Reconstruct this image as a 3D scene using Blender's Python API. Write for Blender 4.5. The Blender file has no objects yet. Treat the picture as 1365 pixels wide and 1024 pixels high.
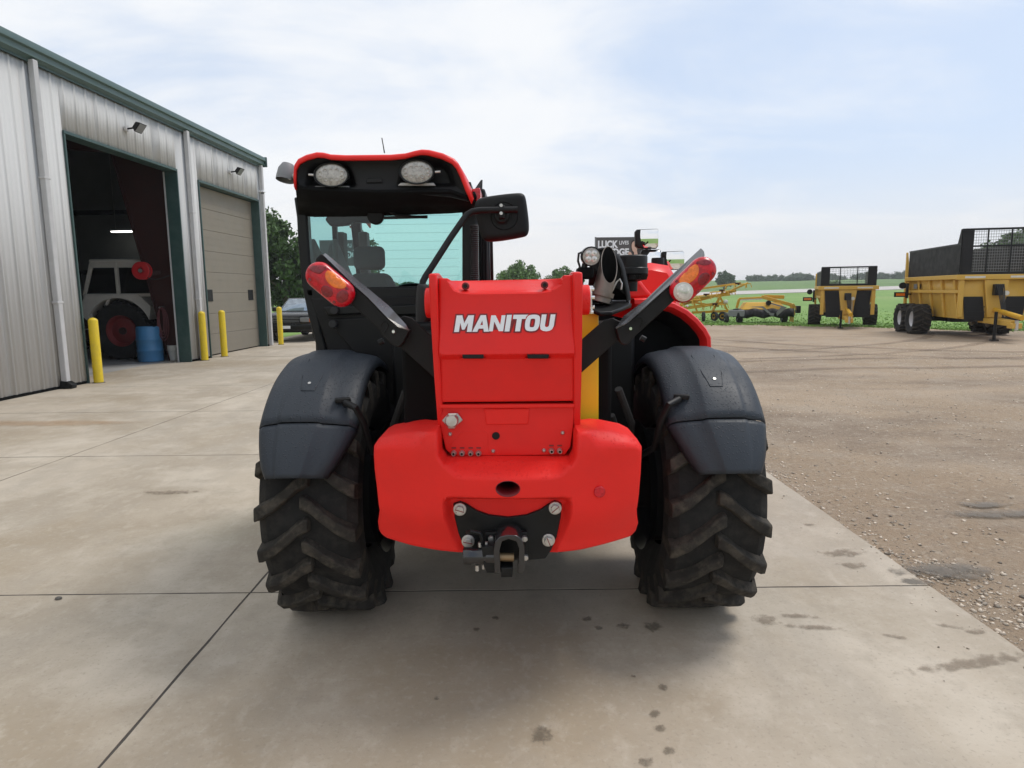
import bpy, bmesh, math, random
import numpy as np
from mathutils import Vector, Matrix
from mathutils.geometry import delaunay_2d_cdt

R = math.radians
PI = math.pi
random.seed(7)
rng = np.random.default_rng(7)
SC = bpy.context.scene
COL = SC.collection

# ------------------------------------------------------------------ camera
F_PX, CAM_H, HORIZON, ROLL = 880.0, 1.62, 389.0, R(.6)
_p = math.atan((512 - HORIZON) / F_PX)
_d = Vector((0, math.cos(_p), -math.sin(_p)))
_u = Vector((0, math.sin(_p), math.cos(_p)))
_r = Vector((1, 0, 0))
UP = _u * math.cos(ROLL) + _r * math.sin(ROLL)
RT = _r * math.cos(ROLL) - _u * math.sin(ROLL)
CAM = Vector((0, 0, CAM_H))
cd = bpy.data.cameras.new('camera')
cam = bpy.data.objects.new('camera', cd)
COL.objects.link(cam)
cd.sensor_width = 36.0
cd.lens = F_PX / 1365.0 * 36.0
cd.clip_start, cd.clip_end = .05, 5000
M3 = Matrix((RT, UP, -_d)).transposed()
cam.matrix_world = Matrix.Translation(CAM) @ M3.to_4x4()
SC.camera = cam


def P(x, y, Y):
    """world point at distance Y that the photograph shows at pixel x, y"""
    v = _d + RT * ((x - 682.5) / F_PX) - UP * ((y - 512) / F_PX)
    return CAM + v * (Y / v.y)


def XZ(pts, Y):
    out = []
    for q in pts:
        w = P(q[0], q[1], q[2] if len(q) > 2 else Y)
        out.append((w.x, w.z))
    return out


# ------------------------------------------------------------------ sky, sun, exposure
SUN_EL, SUN_AZ = R(58), R(62)           # azimuth from +Y towards +X : high on the right, a little ahead
w = bpy.data.worlds.new('World')
SC.world = w
w.use_nodes = True
nt = w.node_tree
nt.nodes.clear()
N, L = nt.nodes, nt.links
out = N.new('ShaderNodeOutputWorld')
bg = N.new('ShaderNodeBackground')
bg.inputs['Strength'].default_value = 0.1
sky = N.new('ShaderNodeTexSky')
sky.sky_type = 'NISHITA'
sky.sun_disc = False
sky.sun_elevation = SUN_EL
sky.sun_rotation = SUN_AZ
sky.dust_density = 2.0
tc = N.new('ShaderNodeTexCoord')
sep = N.new('ShaderNodeSeparateXYZ')
L.new(tc.outputs['Generated'], sep.inputs[0])


def wm(op, a, b=None, c=None, clamp=False):
    n = N.new('ShaderNodeMath')
    n.operation = op
    n.use_clamp = clamp
    for i, q in enumerate((a, b, c)):
        if q is None:
            continue
        if isinstance(q, (int, float)):
            n.inputs[i].default_value = q
        else:
            L.new(q, n.inputs[i])
    return n.outputs[0]


zc = wm('ADD', wm('MAXIMUM', sep.outputs['Z'], 0.0), 0.22)
comb = N.new('ShaderNodeCombineXYZ')
L.new(wm('DIVIDE', sep.outputs['X'], zc), comb.inputs[0])
L.new(wm('DIVIDE', sep.outputs['Y'], zc), comb.inputs[1])
n1 = N.new('ShaderNodeTexNoise')
n1.inputs['Scale'].default_value = 1.15
n1.inputs['Detail'].default_value = 7
n1.inputs['Roughness'].default_value = .56
n1.inputs['Distortion'].default_value = .5
mp = N.new('ShaderNodeMapping')
mp.inputs['Location'].default_value = (3.1, .4, 0)
mp.inputs['Scale'].default_value = (1.0, 1.5, 1)
L.new(comb.outputs[0], mp.inputs['Vector'])
L.new(mp.outputs[0], n1.inputs['Vector'])
n2 = N.new('ShaderNodeTexNoise')
n2.inputs['Scale'].default_value = 4.5
n2.inputs['Detail'].default_value = 8
n2.inputs['Roughness'].default_value = .62
L.new(mp.outputs[0], n2.inputs['Vector'])
# broad bank of thinner cloud to the right of the view
thin = N.new('ShaderNodeMapRange')
thin.interpolation_type = 'SMOOTHSTEP'
thin.inputs['From Min'].default_value = -.15
thin.inputs['From Max'].default_value = .6
thin.inputs['To Min'].default_value = 0.0
thin.inputs['To Max'].default_value = .46
L.new(sep.outputs['X'], thin.inputs['Value'])
cover = wm('ADD', wm('MULTIPLY', n1.outputs['Fac'], 1.35), wm('MULTIPLY', n2.outputs['Fac'], .24))
cover = wm('SUBTRACT', cover, thin.outputs[0])
cr_ = N.new('ShaderNodeMapRange')
cr_.interpolation_type = 'SMOOTHSTEP'
cr_.inputs['From Min'].default_value = .30
cr_.inputs['From Max'].default_value = .92
cr_.inputs['To Min'].default_value = .34
cr_.inputs['To Max'].default_value = .97
L.new(cover, cr_.inputs['Value'])
mix = N.new('ShaderNodeMix')
mix.data_type = 'RGBA'
L.new(cr_.outputs[0], mix.inputs['Factor'])
tint = N.new('ShaderNodeMix')            # the clear blue between the clouds, seen through thin haze
tint.data_type = 'RGBA'
tint.inputs['Factor'].default_value = .62
L.new(sky.outputs[0], tint.inputs['A'])
tint.inputs['B'].default_value = (3.9, 5.5, 8.1, 1)
L.new(tint.outputs['Result'], mix.inputs['A'])
mix.inputs['B'].default_value = (7.5, 7.65, 7.85, 1)
glow = N.new('ShaderNodeMapRange')         # paler, warmer air low over the horizon
glow.interpolation_type = 'SMOOTHSTEP'
glow.inputs['From Min'].default_value = 0.0
glow.inputs['From Max'].default_value = .20
glow.inputs['To Min'].default_value = .75
glow.inputs['To Max'].default_value = 0.0
L.new(sep.outputs['Z'], glow.inputs['Value'])
low = N.new('ShaderNodeMix')
low.data_type = 'RGBA'
L.new(glow.outputs[0], low.inputs['Factor'])
L.new(mix.outputs['Result'], low.inputs['A'])
low.inputs['B'].default_value = (7.2, 7.05, 6.95, 1)
L.new(low.outputs['Result'], bg.inputs['Color'])
L.new(bg.outputs[0], out.inputs[0])

sd = bpy.data.lights.new('sun', 'SUN')
sun = bpy.data.objects.new('sun', sd)
COL.objects.link(sun)
sd.energy = 1.5
sd.angle = R(20)
sd.color = (1.0, .95, .88)
sdir = Vector((math.sin(SUN_AZ) * math.cos(SUN_EL), math.cos(SUN_AZ) * math.cos(SUN_EL), math.sin(SUN_EL)))
sun.rotation_euler = (-sdir).to_track_quat('-Z', 'Y').to_euler()
sun.location = (4, -8, 15)

SC.view_settings.view_transform = 'Standard'
SC.view_settings.look = 'None'
SC.view_settings.exposure = 0.36
SC.view_settings.gamma = 1.0
SC.view_settings.use_curve_mapping = False

# ------------------------------------------------------------------ mesh helpers
OFF = {}


class MB:
    def __init__(s):
        s.v, s.f = [], []

    def add(s, vs, fs):
        n = len(s.v)
        s.v += [tuple(q) for q in vs]
        s.f += [[i + n for i in f] for f in fs]
        return s

    def box(s, lo, hi):
        x0, y0, z0 = lo
        x1, y1, z1 = hi
        return s.add([(x0, y0, z0), (x1, y0, z0), (x1, y1, z0), (x0, y1, z0), (x0, y0, z1), (x1, y0, z1), (x1, y1, z1), (x0, y1, z1)],
                     [(0, 3, 2, 1), (4, 5, 6, 7), (0, 1, 5, 4), (1, 2, 6, 5), (2, 3, 7, 6), (3, 0, 4, 7)])

    def bar(s, p0, p1, w, h, up=(0, 0, 1)):
        p0, p1 = Vector(p0), Vector(p1)
        d = (p1 - p0).normalized()
        a = d.cross(Vector(up))
        if a.length < 1e-4:
            a = d.cross(Vector((1, 0, 0)))
        a.normalize()
        b = a.cross(d)
        a, b = a * w / 2, b * h / 2
        vs = [p + i * a + j * b for p in (p0, p1) for i, j in ((-1, -1), (1, -1), (1, 1), (-1, 1))]
        return s.add(vs, [(0, 1, 2, 3), (7, 6, 5, 4), (0, 4, 5, 1), (1, 5, 6, 2), (2, 6, 7, 3), (3, 7, 4, 0)])

    def prism(s, poly, d):
        d = Vector(d)
        a = [Vector(q) for q in poly]
        n = len(a)
        fs = [list(range(n)), list(range(2 * n - 1, n - 1, -1))]
        fs += [(i, i + n, (i + 1) % n + n, (i + 1) % n) for i in range(n)]
        return s.add(a + [q + d for q in a], fs)

    def plate(s, px, Y, t):
        """plate facing the camera side: outline given at distance Y, thickness t away from the viewer"""
        return s.prism([P(q[0], q[1], q[2] if len(q) > 2 else Y) for q in px], (0, t, 0))

    def cyl(s, p0, p1, r, r1=None, n=16, cap=True):
        return s.tube([p0, p1], r, n, r1=r1, cap=cap)

    def tube(s, pts, r, n=8, r1=None, cap=True):
        pts = [Vector(q) for q in pts]
        m = len(pts)
        rs = r if isinstance(r, (list, tuple)) else [r + ((r1 if r1 is not None else r) - r) * i / (m - 1) for i in range(m)]
        vs, fs = [], []
        ref = None
        for i, q in enumerate(pts):
            t = (pts[min(i + 1, m - 1)] - pts[max(i - 1, 0)]).normalized()
            if ref is None:
                ref = t.orthogonal().normalized()
            else:
                ref = (ref - t * ref.dot(t))
                ref = ref.normalized() if ref.length > 1e-5 else t.orthogonal().normalized()
            b = t.cross(ref)
            for k in range(n):
                a = 2 * PI * k / n
                vs.append(q + (ref * math.cos(a) + b * math.sin(a)) * rs[i])
        for i in range(m - 1):
            for k in range(n):
                fs.append((i * n + k, i * n + (k + 1) % n, (i + 1) * n + (k + 1) % n, (i + 1) * n + k))
        if cap:
            fs.append(list(range(n - 1, -1, -1)))
            fs.append([(m - 1) * n + k for k in range(n)])
        return s.add(vs, fs)

    def lathe(s, prof, o, axis, n=32, closed=False):
        """prof: (radius, distance along axis)"""
        o, ax = Vector(o), Vector(axis).normalized()
        a = ax.orthogonal().normalized()
        b = ax.cross(a)
        m = len(prof)
        vs = [o + ax * h + (a * math.cos(2 * PI * k / n) + b * math.sin(2 * PI * k / n)) * max(rr, 1e-4) for rr, h in prof for k in range(n)]
        fs = []
        for i in range(m if closed else m - 1):
            j = (i + 1) % m
            for k in range(n):
                fs.append((i * n + k, i * n + (k + 1) % n, j * n + (k + 1) % n, j * n + k))
        return s.add(vs, fs)

    def grid(s, rows):
        m, n = len(rows), len(rows[0])
        return s.add([q for r_ in rows for q in r_], [(i * n + k, i * n + k + 1, (i + 1) * n + k + 1, (i + 1) * n + k) for i in range(m - 1) for k in range(n - 1)])

    def ball(s, c, r, n=16, m=10, sc=(1, 1, 1)):
        c = Vector(c)
        vs = []
        for i in range(m + 1):
            t = PI * i / m
            for k in range(n):
                a = 2 * PI * k / n
                vs.append(c + Vector((math.sin(t) * math.cos(a) * sc[0], math.sin(t) * math.sin(a) * sc[1], math.cos(t) * sc[2])) * r)
        fs = [(i * n + k, (i + 1) * n + k, (i + 1) * n + (k + 1) % n, i * n + (k + 1) % n) for i in range(m) for k in range(n)]
        return s.add(vs, fs)

    def build(s, name, mat, parent=None, bevel=0, smooth=True, angle=38, solid=0, sub=0, recalc=True, seg=2):
        me = bpy.data.meshes.new(name)
        off = OFF.get(parent.name, Vector((0, 0, 0))) if parent else Vector((0, 0, 0))
        vs = [(q[0] - off.x, q[1] - off.y, q[2] - off.z) for q in s.v]
        me.from_pydata(vs, [], s.f)
        if recalc:
            bm = bmesh.new()
            bm.from_mesh(me)
            bmesh.ops.remove_doubles(bm, verts=bm.verts, dist=1e-5)
            bmesh.ops.recalc_face_normals(bm, faces=bm.faces)
            bm.to_mesh(me)
            bm.free()
        if smooth:
            me.polygons.foreach_set('use_smooth', [True] * len(me.polygons))
            me.set_sharp_from_angle(angle=R(angle))
        me.materials.append(mat)
        o = bpy.data.objects.new(name, me)
        COL.objects.link(o)
        if parent:
            o.parent = parent
            OFF[o.name] = off
        if solid:
            m = o.modifiers.new('thickness', 'SOLIDIFY')
            m.thickness = solid
            m.offset = -1
        if sub:
            m = o.modifiers.new('smooth', 'SUBSURF')
            m.levels = m.render_levels = sub
        if bevel:
            m = o.modifiers.new('bevel', 'BEVEL')
            m.width = bevel
            m.segments = seg
            m.limit_method = 'ANGLE'
            m.angle_limit = R(32)
            m.use_clamp_overlap = True
        return o


def thing(name, label, cat, loc=(0, 0, 0), rz=0, group=None, world=False):
    o = bpy.data.objects.new(name, None)
    o.empty_display_size = .3
    COL.objects.link(o)
    o.location = loc
    o.rotation_euler = (0, 0, rz)
    o['label'], o['category'] = label, cat
    if group:
        o['group'] = group
    OFF[o.name] = Vector(loc) if world else Vector((0, 0, 0))
    return o


def tag(o, label, cat, group=None):
    o['label'], o['category'] = label, cat
    if group:
        o['group'] = group
    return o


def struct(o):
    o['kind'] = 'structure'
    return o


def dup(root, loc, rz=0, label=None, scale=None):
    def cp(o, par):
        c = o.copy()
        COL.objects.link(c)
        if par:
            c.parent = par
        for ch in list(o.children):
            cp(ch, c)
        return c
    r_ = cp(root, None)
    r_.location = loc
    r_.rotation_euler = (0, 0, rz)
    if scale:
        r_.scale = scale
    if label:
        r_['label'] = label
    return r_


def sdf_poly(pts, poly):
    """signed distance, positive inside"""
    p = np.asarray(pts, float)
    a = np.asarray(poly, float)
    b = np.roll(a, -1, 0)
    best = np.full(len(p), 1e9)
    inside = np.zeros(len(p), bool)
    for i in range(len(a)):
        e = b[i] - a[i]
        w_ = p - a[i]
        t = np.clip((w_ @ e) / max(e @ e, 1e-12), 0, 1)
        dd = np.hypot(*(w_ - t[:, None] * e).T)
        best = np.minimum(best, dd)
        c1 = (a[i][1] <= p[:, 1]) & (b[i][1] > p[:, 1])
        c2 = (a[i][1] > p[:, 1]) & (b[i][1] <= p[:, 1])
        cr = e[0] * w_[:, 1] - e[1] * w_[:, 0]
        inside ^= (c1 & (cr > 0)) | (c2 & (cr < 0))
    return np.where(inside, best, -best)


def resample(poly, ds):
    out_ = []
    n = len(poly)
    for i in range(n):
        a, b = np.array(poly[i], float), np.array(poly[(i + 1) % n], float)
        k = max(1, int(np.hypot(*(b - a)) / ds))
        out_ += [tuple(a + (b - a) * j / k) for j in range(k)]
    return out_


def chaikin(poly, it=2, closed=True):
    p = [np.array(q, float) for q in poly]
    for _ in range(it):
        q = []
        n = len(p)
        for i in range(n if closed else n - 1):
            a, b = p[i], p[(i + 1) % n]
            q += [a * .75 + b * .25, a * .25 + b * .75]
        if not closed:
            q = [p[0]] + q + [p[-1]]
        p = q
    return [tuple(q) for q in p]


def rnd(sd_, r_):
    x = np.clip(r_ - sd_, 0, r_)
    return r_ - np.sqrt(np.maximum(r_ * r_ - x * x, 0))


def sstep(x, a, b):
    t = np.clip((np.asarray(x, float) - a) / (b - a), 0, 1)
    return t * t * (3 - 2 * t)


def hf(outline, Yf, holes=(), ds=.012, rings=(.002, .005, .010, .018, .030), cell=.025, back=.08, loops=()):
    """sheet in the XZ plane with outline and holes; its depth comes from Yf(x, z, distance to edge); walls run back"""
    ol = resample(outline, ds)
    pts = [tuple(q) for q in ol]
    edges = [(i, (i + 1) % len(ol)) for i in range(len(ol))]
    for h in holes:
        n0 = len(pts)
        hh = resample(h, ds)
        pts += hh
        edges += [(n0 + i, n0 + (i + 1) % len(hh)) for i in range(len(hh))]
    cand = []
    A = np.array(ol)
    tang = np.roll(A, -1, 0) - np.roll(A, 1, 0)
    tang /= np.maximum(np.hypot(*tang.T), 1e-9)[:, None]
    nor = np.stack([-tang[:, 1], tang[:, 0]], 1)
    if sdf_poly(A[:1] + nor[:1] * .0015, outline)[0] < 0:
        nor = -nor
    for d_ in rings:
        q = A + nor * d_
        s_ = sdf_poly(q, outline)
        cand += [tuple(w_) for w_, ss in zip(q, s_) if ss > d_ * .93]
    for poly, offs in loops:
        B = np.array(resample(poly, ds))
        tg = np.roll(B, -1, 0) - np.roll(B, 1, 0)
        tg /= np.maximum(np.hypot(*tg.T), 1e-9)[:, None]
        nn = np.stack([-tg[:, 1], tg[:, 0]], 1)
        if sdf_poly(B[:1] + nn[:1] * .001, poly)[0] < 0:
            nn = -nn
        for d_ in offs:
            q = B + nn * d_
            s_ = sdf_poly(q, outline)
            s2 = sdf_poly(q, poly)
            cand += [tuple(w_) for w_, ss, t2 in zip(q, s_, s2) if ss > .004 and abs(t2) > abs(d_) * .9]
    lo, hi = A.min(0), A.max(0)
    gx, gz = np.meshgrid(np.arange(lo[0], hi[0], cell), np.arange(lo[1], hi[1], cell))
    g = np.stack([gx.ravel(), gz.ravel()], 1)
    s_ = sdf_poly(g, outline)
    g = g[s_ > (rings[-1] if rings else 0) + cell * .4]
    cand += [tuple(q) for q in g]
    if holes and cand:
        c_ = np.array(cand)
        keep = np.ones(len(c_), bool)
        for h in holes:
            keep &= sdf_poly(c_, h) < -.003
        cand = [tuple(q) for q in c_[keep]]
    pts += cand
    v2, e2, f2, *_ = delaunay_2d_cdt([Vector(q) for q in pts], edges, [], 0, 1e-5)
    v2 = np.array([tuple(q) for q in v2])
    f2 = [list(f) for f in f2]
    cen = np.array([v2[f].mean(0) for f in f2])
    ok = sdf_poly(cen, outline) > 0
    for h in holes:
        ok &= sdf_poly(cen, h) < 0
    f2 = [f for f, k in zip(f2, ok) if k]
    sdv = np.maximum(sdf_poly(v2, outline), 0)
    Y = np.asarray(Yf(v2[:, 0], v2[:, 1], sdv), float) * np.ones(len(v2))
    mb = MB()
    vs = [(v2[i, 0], Y[i], v2[i, 1]) for i in range(len(v2))]
    cnt = {}
    for f in f2:
        for i in range(len(f)):
            e = (f[i], f[(i + 1) % len(f)])
            k = (min(e), max(e))
            cnt.setdefault(k, []).append(e)
    fs = list(f2)
    bk = {}
    for k, es in cnt.items():
        if len(es) == 1 and back:
            for i in k:
                if i not in bk:
                    bk[i] = len(vs)
                    vs.append((v2[i, 0], Y[i] + back, v2[i, 1]))
            a, b = es[0]
            fs.append((b, a, bk[a], bk[b]))
    mb.add(vs, fs)
    return mb


# ------------------------------------------------------------------ materials
def mat(name, col, rough=.5, metal=0.0, var=.12, scale=6.0, bump=0.0, bscale=60.0, coat=0.0, rvar=.12, dirt=None, dirt_amt=.0, dirt_scale=3.0,
        spec=.5, drops=0, emit=None, emit_s=0, trans=0, streak=False):
    m = bpy.data.materials.new(name)
    m.use_nodes = True
    t = m.node_tree
    b = t.nodes['Principled BSDF']
    b.inputs['Roughness'].default_value = rough
    b.inputs['Metallic'].default_value = metal
    b.inputs['Specular IOR Level'].default_value = spec
    b.inputs['Coat Weight'].default_value = coat
    b.inputs['Coat Roughness'].default_value = .12
    co = t.nodes.new('ShaderNodeTexCoord')
    src = co.outputs['Object']
    if streak:
        mpn = t.nodes.new('ShaderNodeMapping')
        mpn.inputs['Scale'].default_value = (1, 1, .12)
        t.links.new(src, mpn.inputs[0])
        src = mpn.outputs[0]
    nz = t.nodes.new('ShaderNodeTexNoise')
    nz.inputs['Scale'].default_value = scale
    nz.inputs['Detail'].default_value = 6
    nz.inputs['Roughness'].default_value = .6
    t.links.new(src, nz.inputs['Vector'])
    mr = t.nodes.new('ShaderNodeMapRange')
    mr.inputs['From Min'].default_value, mr.inputs['From Max'].default_value = .3, .7
    mr.inputs['To Min'].default_value, mr.inputs['To Max'].default_value = 1 - var, 1 + var
    t.links.new(nz.outputs['Fac'], mr.inputs['Value'])
    mx = t.nodes.new('ShaderNodeMix')
    mx.data_type = 'RGBA'
    mx.blend_type = 'MULTIPLY'
    mx.inputs['Factor'].default_value = 1
    mx.inputs['A'].default_value = (*col, 1)
    t.links.new(mr.outputs[0], mx.inputs['B'])
    c_out = mx.outputs['Result']
    if dirt_amt:
        dn = t.nodes.new('ShaderNodeTexNoise')
        dn.inputs['Scale'].default_value = dirt_scale
        dn.inputs['Detail'].default_value = 9
        dn.inputs['Roughness'].default_value = .68
        t.links.new(co.outputs['Object'], dn.inputs['Vector'])
        dr = t.nodes.new('ShaderNodeMapRange')
        dr.inputs['From Min'].default_value, dr.inputs['From Max'].default_value = .46, .72
        dr.inputs['To Min'].default_value, dr.inputs['To Max'].default_value = 0, dirt_amt
        t.links.new(dn.outputs['Fac'], dr.inputs['Value'])
        dm = t.nodes.new('ShaderNodeMix')
        dm.data_type = 'RGBA'
        t.links.new(dr.outputs[0], dm.inputs['Factor'])
        t.links.new(c_out, dm.inputs['A'])
        dm.inputs['B'].default_value = (*dirt, 1)
        c_out = dm.outputs['Result']
    t.links.new(c_out, b.inputs['Base Color'])
    rr = t.nodes.new('ShaderNodeMapRange')
    rr.inputs['From Min'].default_value, rr.inputs['From Max'].default_value = .3, .7
    rr.inputs['To Min'].default_value, rr.inputs['To Max'].default_value = max(.02, rough - rvar), min(1, rough + rvar)
    t.links.new(nz.outputs['Fac'], rr.inputs['Value'])
    t.links.new(rr.outputs[0], b.inputs['Roughness'])
    if bump:
        bn = t.nodes.new('ShaderNodeTexNoise')
        bn.inputs['Scale'].default_value = bscale
        bn.inputs['Detail'].default_value = 4
        t.links.new(co.outputs['Object'], bn.inputs['Vector'])
        bp = t.nodes.new('ShaderNodeBump')
        bp.inputs['Strength'].default_value = bump
        bp.inputs['Distance'].default_value = .01
        t.links.new(bn.outputs['Fac'], bp.inputs['Height'])
        t.links.new(bp.outputs[0], b.inputs['Normal'])
    if drops:
        # small rain drops standing on the upper faces
        vo = t.nodes.new('ShaderNodeTexVoronoi')
        vo.inputs['Scale'].default_value = 75
        t.links.new(co.outputs['Object'], vo.inputs['Vector'])
        v1 = t.nodes.new('ShaderNodeMapRange')
        v1.interpolation_type = 'SMOOTHSTEP'
        v1.inputs['From Min'].default_value, v1.inputs['From Max'].default_value = .16, .30
        v1.inputs['To Min'].default_value, v1.inputs['To Max'].default_value = 1, 0
        t.links.new(vo.outputs['Distance'], v1.inputs['Value'])
        gn = t.nodes.new('ShaderNodeNewGeometry')
        sx = t.nodes.new('ShaderNodeSeparateXYZ')
        t.links.new(gn.outputs['True Normal'], sx.inputs[0])
        v2 = t.nodes.new('ShaderNodeMapRange')
        v2.inputs['From Min'].default_value, v2.inputs['From Max'].default_value = .15, .6
        t.links.new(sx.outputs['Z'], v2.inputs['Value'])
        mu = t.nodes.new('ShaderNodeMath')
        mu.operation = 'MULTIPLY'
        t.links.new(v1.outputs[0], mu.inputs[0])
        t.links.new(v2.outputs[0], mu.inputs[1])
        b2 = t.nodes.new('ShaderNodeBump')
        b2.inputs['Strength'].default_value = .7
        b2.inputs['Distance'].default_value = .003
        t.links.new(mu.outputs[0], b2.inputs['Height'])
        t.links.new(bp.outputs[0], b2.inputs['Normal'])
        t.links.new(b2.outputs[0], b.inputs['Normal'])
        dk = t.nodes.new('ShaderNodeMapRange')
        dk.inputs['To Min'].default_value, dk.inputs['To Max'].default_value = 1, .8
        t.links.new(mu.outputs[0], dk.inputs['Value'])
        wet = t.nodes.new('ShaderNodeMath')
        wet.operation = 'MULTIPLY'
        t.links.new(rr.outputs[0], wet.inputs[0])
        t.links.new(dk.outputs[0], wet.inputs[1])
        t.links.new(wet.outputs[0], b.inputs['Roughness'])
    if emit:
        b.inputs['Emission Color'].default_value = (*emit, 1)
        b.inputs['Emission Strength'].default_value = emit_s
    return m


def glass(name, tint, refl=.08, rough=.01):
    m = bpy.data.materials.new(name)
    m.use_nodes = True
    t = m.node_tree
    t.nodes.clear()
    o = t.nodes.new('ShaderNodeOutputMaterial')
    tr = t.nodes.new('ShaderNodeBsdfTransparent')
    tr.inputs[0].default_value = (*tint, 1)
    gl = t.nodes.new('ShaderNodeBsdfGlossy')
    gl.inputs['Roughness'].default_value = rough
    fr = t.nodes.new('ShaderNodeFresnel')
    fr.inputs['IOR'].default_value = 1.5
    nz = t.nodes.new('ShaderNodeTexNoise')
    nz.inputs['Scale'].default_value = 3
    ad = t.nodes.new('ShaderNodeMath')
    ad.operation = 'MULTIPLY_ADD'
    ad.inputs[1].default_value = .03
    t.links.new(nz.outputs['Fac'], ad.inputs[0])
    t.links.new(fr.outputs[0], ad.inputs[2])
    mx = t.nodes.new('ShaderNodeMixShader')
    t.links.new(ad.outputs[0], mx.inputs[0])
    t.links.new(tr.outputs[0], mx.inputs[1])
    t.links.new(gl.outputs[0], mx.inputs[2])
    t.links.new(mx.outputs[0], o.inputs[0])
    return m


M = {}
M['red'] = mat('red_paint', (.78, .019, .016), .38, var=.05, scale=3, coat=.10, spec=.24, bump=.03, bscale=160, dirt=(.45, .02, .02), dirt_amt=.18, dirt_scale=5)
M['red_plain'] = mat('red_cast_paint', (.83, .024, .018), .5, var=.05, scale=4, spec=.24, drops=1, bump=.10, bscale=220, dirt=(.5, .02, .02), dirt_amt=.15, dirt_scale=6)
M['red_dark'] = mat('dark_red_paint', (.20, .008, .012), .5, var=.1)
M['black'] = mat('black_plastic', (.009, .009, .0095), .5, var=.25, scale=7, spec=.22, bump=.05, bscale=200, dirt=(.03, .028, .026), dirt_amt=.25)
M['black_satin'] = mat('black_painted_steel', (.008, .0085, .009), .4, var=.2, spec=.25, bump=.03, dirt=(.025, .025, .025), dirt_amt=.25)
M['black_gloss'] = mat('black_glossy_paint', (.012, .012, .014), .16, var=.15, coat=.5)
M['black_deep'] = mat('black_engine_parts', (.005, .005, .005), .8, var=.3, scale=9, spec=.12)
M['black_sheen'] = mat('glossy_black_flange', (.03, .032, .035), .3, var=.1, spec=.9, coat=.7)
M['fender'] = mat('dark_grey_mudguard_plastic', (.027, .034, .044), .54, var=.14, scale=5, spec=.36, drops=1, bump=.06, bscale=240, dirt=(.045, .048, .052), dirt_amt=.12, dirt_scale=9)
M['rubber'] = mat('tyre_rubber', (.017, .0165, .016), .85, var=.3, scale=9, spec=.25, bump=.3, bscale=70, dirt=(.05, .046, .04), dirt_amt=.6, dirt_scale=12)
M['lug'] = mat('dusty_lug_rubber', (.034, .031, .027), .9, var=.35, scale=14, spec=.2, bump=.4, bscale=60, dirt=(.105, .09, .07), dirt_amt=.85, dirt_scale=16)
M['rubber_clean'] = mat('black_rubber', (.02, .02, .02), .7, var=.2)
M['steel'] = mat('zinc_plated_steel', (.55, .54, .52), .38, metal=.85, var=.15, scale=30)
M['chrome'] = mat('bright_metal', (.75, .75, .75), .2, metal=1, var=.06)
M['exhaust'] = mat('heat_tinted_exhaust_steel', (.22, .19, .165), .5, metal=.75, var=.3, scale=12, bump=.1)
M['yellow'] = mat('yellow_machine_paint', (.60, .335, .02), .5, var=.1, scale=4, dirt=(.3, .2, .06), dirt_amt=.3)
M['yellow_plate'] = mat('yellow_plate_paint', (.92, .62, .008), .45, var=.06)
M['spreader'] = mat('ochre_yellow_paint', (.60, .365, .055), .5, var=.1, scale=3, dirt=(.3, .2, .08), dirt_amt=.35)
M['bollard'] = mat('bollard_yellow_paint', (.74, .53, .015), .5, var=.08, scale=6, dirt=(.42, .32, .1), dirt_amt=.3, dirt_scale=9)
M['wall'] = mat('light_grey_steel_cladding', (.56, .555, .54), .75, var=.012, scale=2.2, streak=True, spec=.2)
M['trim'] = mat('dark_green_trim', (.035, .075, .068), .45, var=.12, dirt=(.09, .12, .11), dirt_amt=.3)
M['eave'] = mat('green_eave_trim', (.075, .125, .115), .4, var=.08, scale=3)
M['door'] = mat('taupe_door_paint', (.215, .188, .145), .55, var=.05, scale=2, dirt=(.16, .145, .12), dirt_amt=.3)
M['downspout'] = mat('grey_downspout_paint', (.50, .49, .48), .45, var=.07)
M['primer'] = mat('red_oxide_steel', (.05, .018, .015), .7, var=.15, spec=.2)
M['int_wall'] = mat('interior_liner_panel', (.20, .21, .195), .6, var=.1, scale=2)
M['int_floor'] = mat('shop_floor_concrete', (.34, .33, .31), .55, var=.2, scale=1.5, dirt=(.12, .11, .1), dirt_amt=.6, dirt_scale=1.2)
M['drum'] = mat('blue_drum_plastic', (.06, .21, .40), .45, var=.1)
M['pail'] = mat('white_pail_plastic', (.62, .61, .55), .5, var=.1)
M['reel'] = mat('red_hose_reel_paint', (.55, .02, .025), .4, var=.1)
M['tractor_white'] = mat('faded_white_tractor_paint', (.60, .57, .50), .55, var=.12, dirt=(.3, .25, .2), dirt_amt=.4)
M['tube'] = mat('lit_fluorescent_tube', (.8, .8, .8), .5, emit=(1, .98, .93), emit_s=2.2)
M['lamp_glass'] = mat('work_lamp_lens', (.40, .385, .355), .3, metal=.2, var=.3, scale=60, coat=.3)
M['lens_red'] = mat('red_lamp_lens', (.50, .004, .014), .25, var=.4, scale=34, coat=.25, spec=.4)
M['lens_dark'] = mat('dark_red_lamp_lens', (.22, .004, .011), .28, var=.3, scale=40, coat=.25)
M['lens_amber'] = mat('amber_lamp_lens', (.78, .17, .006), .25, var=.3, scale=36, coat=.25)
M['lens_white'] = mat('clear_lamp_lens', (.66, .65, .62), .2, metal=.3, var=.25, scale=60, coat=.6)
M['white'] = mat('white_decal', (.82, .83, .86), .4, var=.03)
M['mirror'] = mat('mirror_glass', (.88, .89, .9), .015, metal=1, var=.01, rvar=0)
M['grey_lamp'] = mat('grey_lamp_housing', (.20, .205, .21), .5, var=.1)
M['seat'] = mat('dark_seat_fabric', (.05, .05, .055), .85, var=.3, bump=.3, bscale=150)
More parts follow.
